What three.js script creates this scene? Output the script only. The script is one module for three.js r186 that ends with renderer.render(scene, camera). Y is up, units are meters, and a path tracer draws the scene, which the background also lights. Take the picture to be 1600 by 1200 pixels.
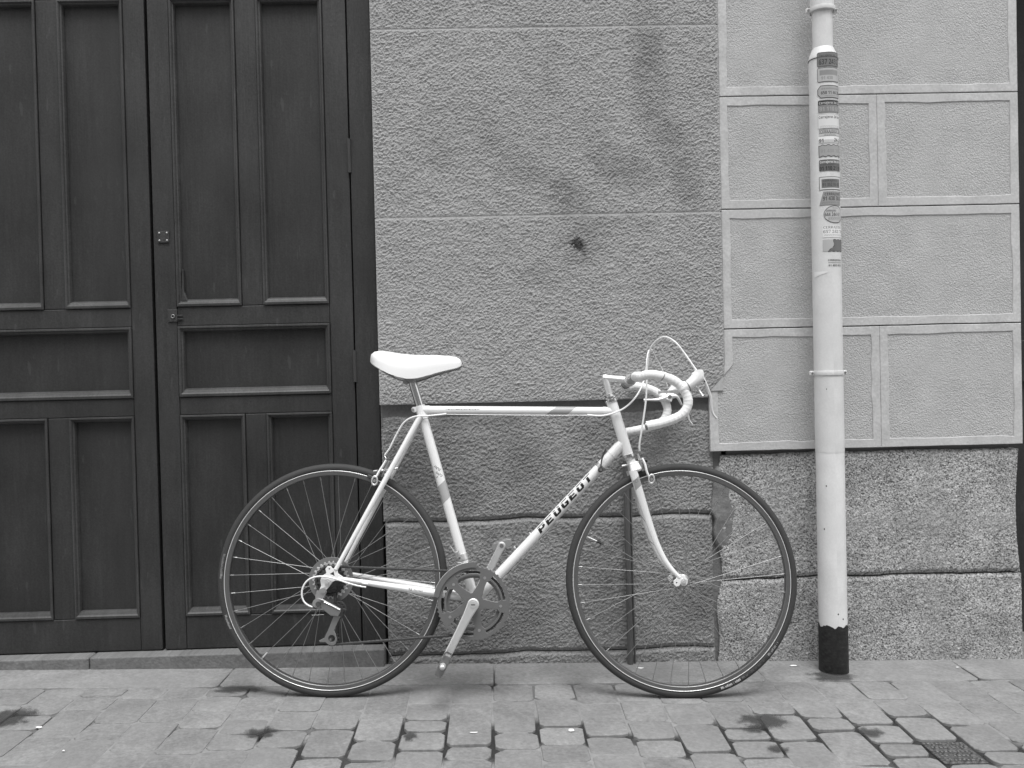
import * as THREE from 'three';
import { mergeGeometries } from 'three/addons/utils/BufferGeometryUtils.js';
import { ImprovedNoise } from 'three/addons/math/ImprovedNoise.js';
import { RoundedBoxGeometry } from 'three/addons/geometries/RoundedBoxGeometry.js';

const V = (x, y, z) => new THREE.Vector3(x, y, z);
// ------------------------------------------------------------------ camera, sky, sun, exposure
const FOCAL = 1400, YAW = 1.27 * Math.PI / 180, PITCH = 0.9 * Math.PI / 180, ROLL = 0.0235, EYE = V(0, 0.948, 2.885), SLOPE = 0.022;
const scene = new THREE.Scene();
const camera = new THREE.PerspectiveCamera(2 * Math.atan(600 / FOCAL) * 180 / Math.PI, 4 / 3, 0.05, 400);
const fw = V(Math.sin(YAW) * Math.cos(PITCH), -Math.sin(PITCH), -Math.cos(YAW) * Math.cos(PITCH));
const r0 = fw.clone().cross(V(0, 1, 0)).normalize(), u0 = r0.clone().cross(fw);
const camR = r0.clone().multiplyScalar(Math.cos(ROLL)).addScaledVector(u0, -Math.sin(ROLL));
const camU = u0.clone().multiplyScalar(Math.cos(ROLL)).addScaledVector(r0, Math.sin(ROLL));
camera.position.copy(EYE);
camera.quaternion.setFromRotationMatrix(new THREE.Matrix4().makeBasis(camR, camU, fw.clone().negate()));
camera.updateMatrixWorld();

const renderer = new THREE.WebGLRenderer({ antialias: true });
renderer.toneMapping = THREE.LinearToneMapping;
renderer.toneMappingExposure = 2.2;
renderer.shadowMap.enabled = true;
{ // overcast sky, three times as bright overhead as at the horizon, neutral grey
  const w = 64, h = 64, d = new Float32Array(w * h * 4);
  for (let j = 0; j < h; j++) for (let i = 0; i < w; i++) {
    const el = ((j + 0.5) / h - 0.5) * Math.PI, s = Math.max(0, Math.sin(el));
    const L = el > 0 ? 1.0 * (1 + 2 * s) / 3 : 0.2, o = (j * w + i) * 4;
    d[o] = d[o + 1] = d[o + 2] = L; d[o + 3] = 1;
  }
  const sky = new THREE.DataTexture(d, w, h, THREE.RGBAFormat, THREE.FloatType);
  sky.mapping = THREE.EquirectangularReflectionMapping; sky.magFilter = sky.minFilter = THREE.LinearFilter; sky.needsUpdate = true;
  scene.background = sky; scene.environment = sky;
}
const sun = new THREE.DirectionalLight(0xffffff, 1.2);
sun.position.set(0.35, 6, 2.2); sun.target.position.set(0, 0.4, 0); sun.castShadow = true; sun.shadow.radius = 48;
Object.assign(sun.shadow.camera, { left: -4, right: 4, top: 4, bottom: -4, near: 0.1, far: 20 }); sun.shadow.mapSize.set(2048, 2048);
scene.add(sun, sun.target);

// ------------------------------------------------------------------ pixel directions to places
const ray = (px, py) => fw.clone().addScaledVector(camR, (px - 800) / FOCAL).addScaledVector(camU, -(py - 600) / FOCAL);
function hit(px, py, n, p0) { const d = ray(px, py); return EYE.clone().addScaledVector(d, p0.clone().sub(EYE).dot(n) / d.dot(n)); }
const GN = V(SLOPE, 1, 0).normalize();
const G = (px, py) => hit(px, py, GN, V(0, 0, 0));            // on the pavement
const W = (px, py, z) => hit(px, py, V(0, 0, 1), V(0, 0, z)); // on an upright plane parallel to the facade
const groundY = x => -SLOPE * x;

// ------------------------------------------------------------------ small helpers
let seed = 7; const rnd = () => { seed = (seed * 1664525 + 1013904223) >>> 0; return seed / 4294967296; };
const rr = (a, b) => a + (b - a) * rnd();
const perlin = new ImprovedNoise();
const pn = (x, y, s = 0) => perlin.noise(x, y, s * 7.31 + 0.5);
function fbm(x, y, o, s) { let a = 0, g = 1, t = 0; for (let k = 0; k < o; k++) { a += g * pn(x, y, s + k); t += g; g *= 0.5; x *= 2.03; y *= 2.03; } return a / t; }
const smooth = (a, b, x) => { const t = Math.min(1, Math.max(0, (x - a) / (b - a))); return t * t * (3 - 2 * t); };
const taken = {};
function numbered(n) { const k = taken[n] = (taken[n] ?? -1) + 1; return k ? `${n}_${String(k).padStart(3, '0')}` : n; }
function mesh(name, geo, m, parent) { const o = new THREE.Mesh(geo, m); o.name = name; o.castShadow = o.receiveShadow = true; if (parent) parent.add(o); return o; }
function thing(name, label, category, pos, group) { const g = new THREE.Group(); g.name = numbered(name); g.userData = { label, category }; if (group) g.userData.group = group; if (pos) g.position.copy(pos); scene.add(g); return g; }
function tag(o, label, category, group) { o.name = numbered(o.name); o.userData = { label, category }; if (group) o.userData.group = group; scene.add(o); return o; }
const grey = (v, rough = 0.8, metal = 0, more = {}) => new THREE.MeshPhysicalMaterial({ color: new THREE.Color().setRGB(v, v, v), roughness: rough, metalness: metal, ...more });

function greyTex(n, fn, { rep = 1, srgb = true } = {}) { // fn(u, v) in 0..1, tiles when fn does
  const d = new Uint8Array(n * n * 4);
  for (let j = 0; j < n; j++) for (let i = 0; i < n; i++) { const v = Math.max(0, Math.min(255, fn(i / n, j / n) * 255)), o = (j * n + i) * 4; d[o] = d[o + 1] = d[o + 2] = v; d[o + 3] = 255; }
  const t = new THREE.DataTexture(d, n, n); t.wrapS = t.wrapT = THREE.RepeatWrapping; t.magFilter = THREE.LinearFilter; t.minFilter = THREE.LinearMipmapLinearFilter; t.generateMipmaps = true;
  if (srgb) t.colorSpace = THREE.SRGBColorSpace; t.repeat.set(rep, rep); t.needsUpdate = true; return t;
}
// blends the edges so that the noise tiles
const rn = (x, y, s) => pn(x * 0.8 - y * 0.6, x * 0.6 + y * 0.8, s);
const tile = f => (u, v) => { const a = f(u, v), b = f(u - 1, v), c = f(u, v - 1), d = f(u - 1, v - 1), su = smooth(0.7, 1, u), sv = smooth(0.7, 1, v); return (a * (1 - su) + b * su) * (1 - sv) + (c * (1 - su) + d * su) * sv; };

// ------------------------------------------------------------------ textures and materials
// granite: light and dark grains on a mid grey, one tile is 0.5 m
const graniteMap = greyTex(768, tile((u, v) => {
  const g = rn(u * 120, v * 120, 1) * 1.0 + pn(u * 70, v * 70, 2) * 0.7 + rn(u * 34, v * 34, 3) * 0.3, c = fbm(u * 5, v * 5, 3, 5);
  return 0.76 + g * 0.26 + c * 0.1 - (g < -0.4 ? 0.16 : 0);
}), { rep: 2 });
const graniteBump = greyTex(768, tile((u, v) => 0.5 + 0.3 * rn(u * 115, v * 115, 11) + 0.25 * pn(u * 70, v * 70, 12) + 0.1 * rn(u * 30, v * 30, 13)), { rep: 2, srgb: false });
const stuccoBump = greyTex(768, tile((u, v) => 0.5 + 0.34 * rn(u * 135, v * 135, 21) + 0.3 * pn(u * 85, v * 85, 22) + 0.08 * rn(u * 36, v * 36, 23)), { rep: 2, srgb: false });
const stuccoMap = greyTex(512, tile((u, v) => 0.86 + 0.1 * rn(u * 130, v * 130, 25) + 0.06 * fbm(u * 6, v * 6, 4, 26)), { rep: 2 });
const fineMap = greyTex(512, tile((u, v) => 0.86 + 0.1 * fbm(u * 9, v * 9, 4, 31) + 0.06 * pn(u * 130, v * 130, 32)), { rep: 1.3 });
const paleMap = greyTex(512, tile((u, v) => 0.95 + 0.06 * fbm(u * 7, v * 7, 4, 34) + 0.02 * rn(u * 110, v * 110, 35)), { rep: 1.7 });
const fineBump = greyTex(512, tile((u, v) => 0.5 + 0.3 * fbm(u * 40, v * 40, 3, 33)), { rep: 2, srgb: false });
const paveMap = greyTex(1024, tile((u, v) => 0.8 + 0.13 * fbm(u * 8, v * 8, 4, 41) + 0.08 * pn(u * 90, v * 90, 42) + 0.05 * pn(u * 190, v * 190, 43)), { rep: 1.1 });
const paveBump = greyTex(768, tile((u, v) => 0.5 + 0.25 * fbm(u * 14, v * 14, 3, 44) + 0.2 * pn(u * 90, v * 90, 45)), { rep: 1.6, srgb: false });
const woodMap = greyTex(768, tile((u, v) => 0.82 + 0.05 * pn(u * 60, v * 5, 51) + 0.05 * pn(u * 130, v * 12, 52) + 0.26 * fbm(u * 5, v * 3.5, 5, 53) + 0.13 * rn(u * 150, v * 150, 54) + (fbm(u * 40, v * 7, 3, 58) > 0.45 ? 0.22 : 0)), { rep: 1.2 });
const woodBump = greyTex(768, tile((u, v) => 0.5 + 0.25 * pn(u * 70, v * 4, 55) + 0.22 * pn(u * 150, v * 9, 56) + 0.1 * pn(u * 90, v * 90, 57)), { rep: 1.2, srgb: false });
const tarMap = greyTex(256, tile((u, v) => 0.62 + 0.7 * fbm(u * 7, v * 7, 5, 61) + (fbm(u * 16, v * 10, 3, 62) > 0.42 ? 0.4 : 0)), { rep: 3 });
const M = {
  render: grey(0.37, 0.95, 0, { vertexColors: true, bumpMap: stuccoBump, bumpScale: 0.003 }),
  oldStone: grey(0.33, 0.95, 0, { vertexColors: true, bumpMap: stuccoBump, bumpScale: 0.003 }),
  granite: grey(0.68, 0.9, 0, { map: graniteMap, vertexColors: true }),
  mortar: grey(0.25, 0.95, 0, { map: fineMap, bumpMap: fineBump, bumpScale: 0.004 }),
  patch: grey(0.24, 0.95, 0, { vertexColors: true, bumpMap: fineBump, bumpScale: 0.004, side: THREE.DoubleSide }),
  jointMortar: grey(0.62, 0.95, 0, { map: fineMap }),
  stucco: grey(0.64, 0.95, 0, { map: stuccoMap, bumpMap: stuccoBump, bumpScale: 0.0023 }),
  border: grey(0.74, 0.9, 0, { map: fineMap, bumpMap: fineBump, bumpScale: 0.0015 }),
  plain: grey(0.36, 0.95),
  pave: [0.325, 0.35, 0.375, 0.34].map(v => grey(v, 0.85, 0, { map: paveMap, bumpMap: paveBump, bumpScale: 0.004 })),
  slab: grey(0.375, 0.85, 0, { map: paveMap, bumpMap: paveBump, bumpScale: 0.003 }),
  jointSand: grey(1, 0.95, 0, { vertexColors: true, map: fineMap }),
  street: grey(0.3, 0.9, 0, { map: paveMap }),
  sill: grey(0.26, 0.85, 0, { map: paveMap, bumpMap: paveBump, bumpScale: 0.003 }),
  wood: [0.047, 0.042, 0.051].map(v => grey(v, 0.55, 0, { map: woodMap, bumpMap: woodBump, bumpScale: 0.002 })),
  panel: grey(0.040, 0.6, 0, { map: woodMap, bumpMap: woodBump, bumpScale: 0.0015 }),
  moulding: grey(0.075, 0.45, 0, { map: woodMap }),
  ironDark: grey(0.05, 0.6, 0.3),
  pipe: grey(0.78, 0.42, 0, { map: paleMap, bumpMap: fineBump, bumpScale: 0.0006 }),
  pipeLow: grey(0.86, 0.42, 0, { map: paleMap, bumpMap: fineBump, bumpScale: 0.0006 }),
  tar: grey(0.035, 0.6, 0, { map: tarMap, bumpMap: fineBump, bumpScale: 0.002 }),
  conduit: grey(0.16, 0.5, 0.2, { map: fineMap }),
  paint: grey(0.8, 0.3, 0, { clearcoat: 0.6, clearcoatRoughness: 0.12 }),
  tape: grey(0.8, 0.6, 0),
  hood: grey(0.8, 0.55),
  saddle: grey(0.82, 0.42, 0),
  saddleBase: grey(0.35, 0.6),
  cable: grey(0.85, 0.4),
  wire: grey(0.45, 0.35, 0.9),
  bright: grey(0.92, 0.35, 0.6),
  hubMetal: grey(0.34, 0.4, 0.8),
  chrome: grey(0.7, 0.18, 1),
  alloy: grey(0.78, 0.4, 0.7),
  alloyDull: grey(0.42, 0.45, 0.7),
  spoke: grey(0.34, 0.45, 0.8),
  rim: grey(0.22, 0.36, 0.8),
  ring: grey(0.2, 0.5, 0.55),
  steelDark: grey(0.09, 0.5, 0.6),
  steelMid: grey(0.28, 0.45, 0.8),
  black: grey(0.025, 0.5),
  tyre: grey(0.04, 0.75),
  paper: grey(0.8, 0.8),
  iron: grey(0.28, 0.7, 0.3, { map: tarMap }),
};
M.granite.bumpMap = graniteBump; M.granite.bumpScale = 0.003;

// ------------------------------------------------------------------ geometry helpers
function uvMetres(g, axes = 'xy') { const p = g.attributes.position, a = new Float32Array(p.count * 2), ix = { x: 'getX', y: 'getY', z: 'getZ' }; for (let i = 0; i < p.count; i++) { a[2 * i] = p[ix[axes[0]]](i); a[2 * i + 1] = p[ix[axes[1]]](i); } g.setAttribute('uv', new THREE.BufferAttribute(a, 2)); return g; }
function box(x0, x1, y0, y1, z0, z1, r = 0.003) { // bevelled box with uv in metres
  const w = x1 - x0, h = y1 - y0, d = z1 - z0, q = Math.min(r, w / 3, h / 3, d / 3);
  const g = new RoundedBoxGeometry(w, h, d, 1, q); g.translate((x0 + x1) / 2, (y0 + y1) / 2, (z0 + z1) / 2); return uvMetres(g);
}
// a block with an uneven front: grid displaced by relief(x, y), closed sides back to zBack
function reliefBlock(x0, x1, y0, y1, z, zBack, relief, res, tint, edges = {}) {
  const nx = Math.max(2, Math.round((x1 - x0) / res)), ny = Math.max(2, Math.round((y1 - y0) / res)), xl = edges.left || (() => x0), xr = edges.right || (() => x1);
  const pos = [], col = [], idx = [], at = (i, j) => j * (nx + 1) + i;
  for (let j = 0; j <= ny; j++) for (let i = 0; i <= nx; i++) {
    const yy = y0 + (y1 - y0) * j / ny, a = xl(yy), b = xr(yy), x = a + (b - a) * i / nx, y = yy + (edges.wavy || 0) * (pn(x * 5.3, 2.2, 161) + 0.45 * pn(x * 17, 3.1, 162));
    const e = Math.min(edges.flatLeft ? 1 : x - a, edges.flatRight ? 1 : b - x, yy - y0, y1 - yy), c = tint ? tint(x, y) : 1;
    pos.push(x, y, z + relief(x, y) * (edges.flat ? 0.15 + 0.85 * smooth(0, edges.flat, e) : 1) - (edges.round || 0) * (1 - smooth(0, edges.soft || 0.02, e))); col.push(c, c, c);
  }
  for (let j = 0; j < ny; j++) for (let i = 0; i < nx; i++) idx.push(at(i, j), at(i + 1, j), at(i + 1, j + 1), at(i, j), at(i + 1, j + 1), at(i, j + 1));
  const rimI = []; for (let i = 0; i < nx; i++) rimI.push(at(i, 0)); for (let j = 0; j < ny; j++) rimI.push(at(nx, j)); for (let i = nx; i > 0; i--) rimI.push(at(i, ny)); for (let j = ny; j > 0; j--) rimI.push(at(0, j));
  const base = pos.length / 3;
  for (const k of rimI) { pos.push(pos[3 * k], pos[3 * k + 1], pos[3 * k + 2]); col.push(col[3 * k], col[3 * k], col[3 * k]); pos.push(pos[3 * k], pos[3 * k + 1], zBack); col.push(col[3 * k], col[3 * k], col[3 * k]); }
  for (let k = 0; k < rimI.length; k++) { const a = base + 2 * k, b = base + 2 * ((k + 1) % rimI.length); idx.push(a, a + 1, b, b, a + 1, b + 1); }
  const g = new THREE.BufferGeometry(); g.setAttribute('position', new THREE.Float32BufferAttribute(pos, 3)); g.setAttribute('color', new THREE.Float32BufferAttribute(col, 3)); g.setIndex(idx); g.computeVertexNormals(); return uvMetres(g);
}
// sweep of an ellipse along points; radius: number, [a, b] or function of t; a lies towards the local z axis
function sweep(pts, rad, { n = Math.max(2, pts.length * 6), m = 12, straight = false, cap = true } = {}) {
  const curve = straight || pts.length === 2 ? null : new THREE.CatmullRomCurve3(pts, false, 'centripetal');
  const P = []; for (let i = 0; i <= n; i++) P.push(curve ? curve.getPoint(i / n) : pts.length === 2 ? pts[0].clone().lerp(pts[1], i / n) : null);
  const T = P.map((p, i) => P[Math.min(n, i + 1)].clone().sub(P[Math.max(0, i - 1)]).normalize());
  let b = V(0, 0, 1).addScaledVector(T[0], -T[0].z); if (b.length() < 0.1) b = V(0, 1, 0).addScaledVector(T[0], -T[0].y); b.normalize();
  const pos = [], uv = [], idx = []; let len = 0;
  for (let i = 0; i <= n; i++) {
    if (i) { b.addScaledVector(T[i], -b.dot(T[i])).normalize(); len += P[i].distanceTo(P[i - 1]); }
    const c = T[i].clone().cross(b), t = i / n, R = typeof rad === 'function' ? rad(t) : rad, ra = Array.isArray(R) ? R[0] : R, rb = Array.isArray(R) ? R[1] : R;
    for (let k = 0; k <= m; k++) { const a = k / m * 2 * Math.PI, p = P[i].clone().addScaledVector(b, ra * Math.cos(a)).addScaledVector(c, rb * Math.sin(a)); pos.push(p.x, p.y, p.z); uv.push(k / m, len); }
  }
  const row = m + 1; for (let i = 0; i < n; i++) for (let k = 0; k < m; k++) { const a = i * row + k; idx.push(a, a + 1, a + row, a + 1, a + row + 1, a + row); }
  if (cap) for (const [i, s] of [[0, 1], [n, -1]]) { const c = pos.length / 3; pos.push(P[i].x, P[i].y, P[i].z); uv.push(0, 0); for (let k = 0; k <= m; k++) { const o = (i * row + k) * 3; pos.push(pos[o], pos[o + 1], pos[o + 2]); uv.push(0, 0); } for (let k = 0; k < m; k++) s > 0 ? idx.push(c, c + 2 + k, c + 1 + k) : idx.push(c, c + 1 + k, c + 2 + k); }
  const g = new THREE.BufferGeometry(); g.setAttribute('position', new THREE.Float32BufferAttribute(pos, 3)); g.setAttribute('uv', new THREE.Float32BufferAttribute(uv, 2)); g.setIndex(idx); g.computeVertexNormals(); return g;
}
const rod = (a, b, r, m = 12, r2 = r) => sweep([a, b], t => r + (r2 - r) * t, { n: 1, m });
function revolve(points, n = 96) { const g = new THREE.LatheGeometry(points.map(p => new THREE.Vector2(...p)), n); g.rotateX(Math.PI / 2); return g; } // [radius, across]
function plate(pts, z0, depth, holes = [], bevel = 0.0008) { // pts in the x-y plane
  const s = new THREE.Shape(pts.map(p => new THREE.Vector2(p.x, p.y))); for (const h of holes) s.holes.push(new THREE.Path(h.map(p => new THREE.Vector2(p.x, p.y))));
  const g = new THREE.ExtrudeGeometry(s, { depth: Math.max(1e-4, depth - 2 * bevel), bevelEnabled: bevel > 0, bevelThickness: bevel, bevelSize: bevel, bevelOffset: -bevel, bevelSegments: 1, curveSegments: 8 }); g.translate(0, 0, z0 + bevel); return g;
}
const circle = (cx, cy, r, n = 16, a0 = 0, a1 = 2 * Math.PI) => Array.from({ length: n }, (_, i) => { const a = a0 + (a1 - a0) * i / (a1 - a0 > 6.2 ? n : n - 1); return { x: cx + r * Math.cos(a), y: cy + r * Math.sin(a) }; });
const merged = list => mergeGeometries(list.map(g => { const q = g.index ? g.toNonIndexed() : g; for (const k of Object.keys(q.attributes)) if (!['position', 'normal', 'uv'].includes(k)) q.deleteAttribute(k); return q; }));
// a patch of printed film on a tube from A to B; angle 0 faces local +z, positive is up
function tubePatch(A, B, r, s0, s1, a0, a1, m = 12) {
  const d = B.clone().sub(A).normalize(), n0 = V(0, 0, 1).addScaledVector(d, -d.z).normalize(), up = n0.clone().cross(d), pos = [], nor = [], uv = [], idx = [];
  for (let i = 0; i <= 1; i++) for (let k = 0; k <= m; k++) { const a = a0 + (a1 - a0) * k / m, nn = n0.clone().multiplyScalar(Math.cos(a)).addScaledVector(up, Math.sin(a)), p = A.clone().addScaledVector(d, i ? s1 : s0).addScaledVector(nn, r); pos.push(p.x, p.y, p.z); nor.push(nn.x, nn.y, nn.z); uv.push(i, k / m); }
  for (let k = 0; k < m; k++) { const a = k, b = k + m + 1; idx.push(a, b, a + 1, b, b + 1, a + 1); }
  const g = new THREE.BufferGeometry(); g.setAttribute('position', new THREE.Float32BufferAttribute(pos, 3)); g.setAttribute('normal', new THREE.Float32BufferAttribute(nor, 3)); g.setAttribute('uv', new THREE.Float32BufferAttribute(uv, 2)); g.setIndex(idx); return g;
}
function canvasTex(w, h, draw) { const c = document.createElement('canvas'); c.width = w; c.height = h; const x = c.getContext('2d'); x.clearRect(0, 0, w, h); draw(x, w, h); const t = new THREE.CanvasTexture(c); t.colorSpace = THREE.SRGBColorSpace; return t; }
const film = (tex, rough = 0.45) => grey(1, rough, 0, { map: tex, transparent: true });

// ================================================================== the ground
const toGround = new THREE.Group(); toGround.rotation.z = -Math.atan(SLOPE); toGround.updateMatrixWorld();
const gInv = toGround.matrixWorld.clone().invert();
const GL = (px, py) => G(px, py).applyMatrix4(gInv); // pavement coordinates: x along the wall, z towards the street, y = 0 on top
{
  const street = mesh('street', uvMetres(new THREE.PlaneGeometry(120, 120).rotateX(-Math.PI / 2), 'xz'), M.street, scene);
  street.userData.kind = 'structure'; street.rotation.z = toGround.rotation.z; street.position.y = -0.012;
}
const pavement = new THREE.Group(); pavement.name = 'pavement'; pavement.userData.kind = 'structure'; pavement.rotation.z = toGround.rotation.z; scene.add(pavement);
// dirt: where the photograph shows dark earth in the joints or spilt on the stones (pixel, radii in pixels, strength)
const dirtSpots = [[20, 1122, 34, 16, 1], [70, 1130, 40, 16, .5], [125, 1132, 14, 12, .9], [330, 1135, 10, 10, .8], [265, 1142, 12, 8, .6], [370, 1058, 16, 8, .7], [340, 1068, 40, 6, .6], [60, 1072, 60, 4, .6], [380, 1082, 16, 8, .6],
  [410, 1146, 44, 12, 1], [470, 1178, 40, 22, 1], [545, 1150, 24, 26, 1], [540, 1185, 60, 16, .9], [500, 1140, 30, 6, .6], [630, 1148, 26, 30, 1], [660, 1125, 30, 12, .9], [660, 1172, 60, 12, 1], [700, 1150, 30, 34, 1], [740, 1164, 50, 10, 1], [770, 1160, 14, 30, 1], [790, 1068, 30, 8, 1],
  [770, 1062, 10, 14, .7], [840, 1140, 12, 20, 1], [880, 1134, 50, 8, 1], [915, 1145, 10, 18, 1], [955, 1150, 44, 8, 1], [1030, 1156, 50, 8, .9], [1065, 1165, 14, 20, 1], [1110, 1175, 50, 8, 1], [1140, 1150, 30, 26, 1], [1170, 1140, 50, 16, 1], [1200, 1160, 50, 20, 1], [1185, 1186, 30, 8, .9], [1230, 1120, 50, 14, .9],
  [1265, 1140, 20, 30, 1], [1300, 1120, 60, 10, .9], [1320, 1145, 60, 20, 1], [1350, 1160, 40, 30, 1], [1410, 1130, 60, 22, 1], [1440, 1160, 70, 10, 1], [1480, 1140, 40, 30, 1], [1440, 1175, 60, 30, 1], [1520, 1172, 60, 22, 1], [1580, 1170, 40, 16, 1], [1380, 1190, 40, 10, .8], [1385, 1068, 16, 8, .9], [1520, 1055, 20, 12, .9], [1565, 1068, 14, 6, .8], [955, 1068, 16, 8, .7], [830, 1070, 14, 20, .4], [895, 1075, 12, 16, .5], [1340, 1075, 30, 14, .3]]
  .map(([px, py, rx, ry, s]) => { const c = GL(px, py); return { x: c.x, z: c.z, rx: GL(px + rx, py).x - c.x, rz: GL(px, py + ry).z - c.z, s }; });
const dirtAt = (x, z) => { let d = 0; for (const q of dirtSpots) { const e = ((x - q.x) / q.rx) ** 2 + ((z - q.z) / q.rz) ** 2; if (e < 1.8) d = Math.max(d, q.s * (1 - smooth(0.5, 1.7, e + 0.5 * pn(x * 60, z * 60, 71)))); } return d; };
{ // sand and earth in the joints
  const x0 = -2.4, x1 = 2.9, z0 = 0.0, z1 = 1.5, nx = 530, nz = 150, g = new THREE.PlaneGeometry(x1 - x0, z1 - z0, nx, nz).rotateX(-Math.PI / 2).translate((x0 + x1) / 2, -0.0045, (z0 + z1) / 2);
  const p = g.attributes.position, c = new Float32Array(p.count * 3);
  for (let i = 0; i < p.count; i++) {
    const x = p.getX(i), z = p.getZ(i), d = dirtAt(x, z), s = 0.325 + 0.08 * fbm(x * 9, z * 9, 3, 72);
    p.setY(i, -0.0022 - 0.0055 * d + 0.001 * pn(x * 45, z * 45, 74)); const v = s * (1 - d) + 0.035 * d; c[3 * i] = c[3 * i + 1] = c[3 * i + 2] = v;
  }
  g.setAttribute('color', new THREE.BufferAttribute(c, 3)); g.computeVertexNormals(); const b = mesh('joint_sand', uvMetres(g, 'xz'), M.jointSand, pavement); b.userData.kind = 'stuff';
}
// one stone: uneven outline, worn edge, slightly domed; own place in pavement coordinates
function stone(name, x0, x1, z0, z1, m, { bevel = 0.006, wob = 0.004, top = 0, h = 0.05 } = {}) {
  const cx = (x0 + x1) / 2, cz = (z0 + z1) / 2, out = [];
  const put = (x, z) => { const q = name === 'paver' ? 0.0046 * dirtAt(x, z) * (1 + pn(x * 90, z * 90, 83)) : 0; out.push([x + wob * pn(x * 31, z * 31, 81) - cx - .55 * q * Math.sign(x - cx) * (Math.abs(x - cx) > .02 ? 1 : 0), z + wob * pn(x * 29, z * 29, 82) - cz - 1.1 * q * Math.sign(z - cz)]); };
  const c = Math.min(0.012, (z1 - z0) / 4);
  put(x0 + c, z0 + .001); put((x0 + x1) / 2, z0); put(x1 - c, z0 + .001); put(x1, z0 + c); put(x1, z1 - c); put(x1 - c, z1); put((x0 + x1) / 2, z1); put(x0 + c, z1); put(x0, z1 - c); put(x0, z0 + c);
  const n = out.length, pos = [], idx = [], tilt = rr(-0.004, 0.004), tz = rr(-0.004, 0.004);
  const Y = (x, z, y) => y + top + x * tilt + z * tz;
  for (const [k, y] of [[1, -h], [1, -bevel * 0.7], [null, 0]]) for (const [x, z] of out) { const l = Math.hypot(x, z), q = k ?? 1 - bevel / l; pos.push(x * q, y === -h ? y : Y(x * q, z * q, y), z * q); }
  for (let r = 0; r < 2; r++) for (let i = 0; i < n; i++) { const a = r * n + i, b = r * n + (i + 1) % n; idx.push(a, a + n, b, b, a + n, b + n); }
  const cc = pos.length / 3; pos.push(0, Y(0, 0, 0.0008), 0); for (let i = 0; i < n; i++) idx.push(cc, 2 * n + (i + 1) % n, 2 * n + i);
  const g = new THREE.BufferGeometry(); g.setAttribute('position', new THREE.Float32BufferAttribute(pos, 3)); g.setIndex(idx);
  const uv = []; const ox = cx + rr(0, .6), oz = cz + rr(0, .6); for (let i = 0; i < pos.length; i += 3) uv.push(pos[i] + ox, pos[i + 2] + oz); g.setAttribute('uv', new THREE.Float32BufferAttribute(uv, 2)); g.computeVertexNormals();
  const o = mesh(name, g, m, pavement); o.position.set(cx, 0, cz); return o;
}
const stripZ = GL(800, 1069).z, colW = 0.1205, joint = 0.003, colX0 = GL(770, 1150).x; // column joint at pixel 770
{ // strip of slabs along the wall
  const cuts = [-2.4, GL(-120, 1055).x, GL(355, 1057).x, GL(772, 1054).x, GL(1190, 1055).x, GL(1522, 1055).x, 2.3, 2.9];
  for (let i = 0; i + 1 < cuts.length; i++) stone('slab', cuts[i] + .0015, cuts[i + 1] - .0015, 0.0, stripZ - .003, M.slab, { bevel: 0.004, wob: 0.003, top: rr(-0.001, 0.0015) });
  // the setts: columns across the pavement, joints read from the photograph where they show
  const seen = { '-5': [1112, 1141, 1168], '-4': [1110, 1139, 1183], '-3': [1117, 1157, 1188], '-2': [1099, 1125, 1143, 1172], '-1': [1099, 1164, 1186], 0: [1095, 1144, 1171], 1: [1092, 1135, 1163, 1190], 2: [1098, 1119, 1149, 1178], 3: [1094, 1126, 1155, 1184], 4: [1099, 1131, 1175], 5: [1096, 1137, 1156, 1184], 6: [1097, 1116, 1156, 1198], 7: [1094, 1121, 1141, 1196], 8: [1097, 1131, 1161, 1183], 9: [1092, 1119, 1157, 1193], 10: [1096, 1132, 1173, 1195], 11: [1094, 1126, 1160] };
  for (let c = -16; c < 17; c++) {
    const xa = colX0 + c * colW, xb = xa + colW, zs = [stripZ];
    if (seen[c]) { const px = 770 + c * 72.5 + 36; for (const y of seen[c]) zs.push(GL(px, y).z); }
    else if (Math.abs(c) < 12) zs.push(stripZ + rr(.07, .1));
    while (zs[zs.length - 1] < 1.0) zs.push(zs[zs.length - 1] + rr(0.09, 0.19));
    for (let i = 0; i + 1 < zs.length; i++) {
      if (c === 9 && Math.abs(zs[i] - GL(1458, 1157).z) < 0.01) { pavement.userData.cover = [xa, xb, zs[i], zs[i + 1]]; continue; }
      stone('paver', xa + joint / 2, xb - joint / 2, zs[i] + joint / 2, zs[i + 1] - joint / 2, M.pave[Math.floor(rnd() * 4)], { top: rr(-0.0012, 0.0008), bevel: rr(0.0025, 0.005) });
    }
  }
}
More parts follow.
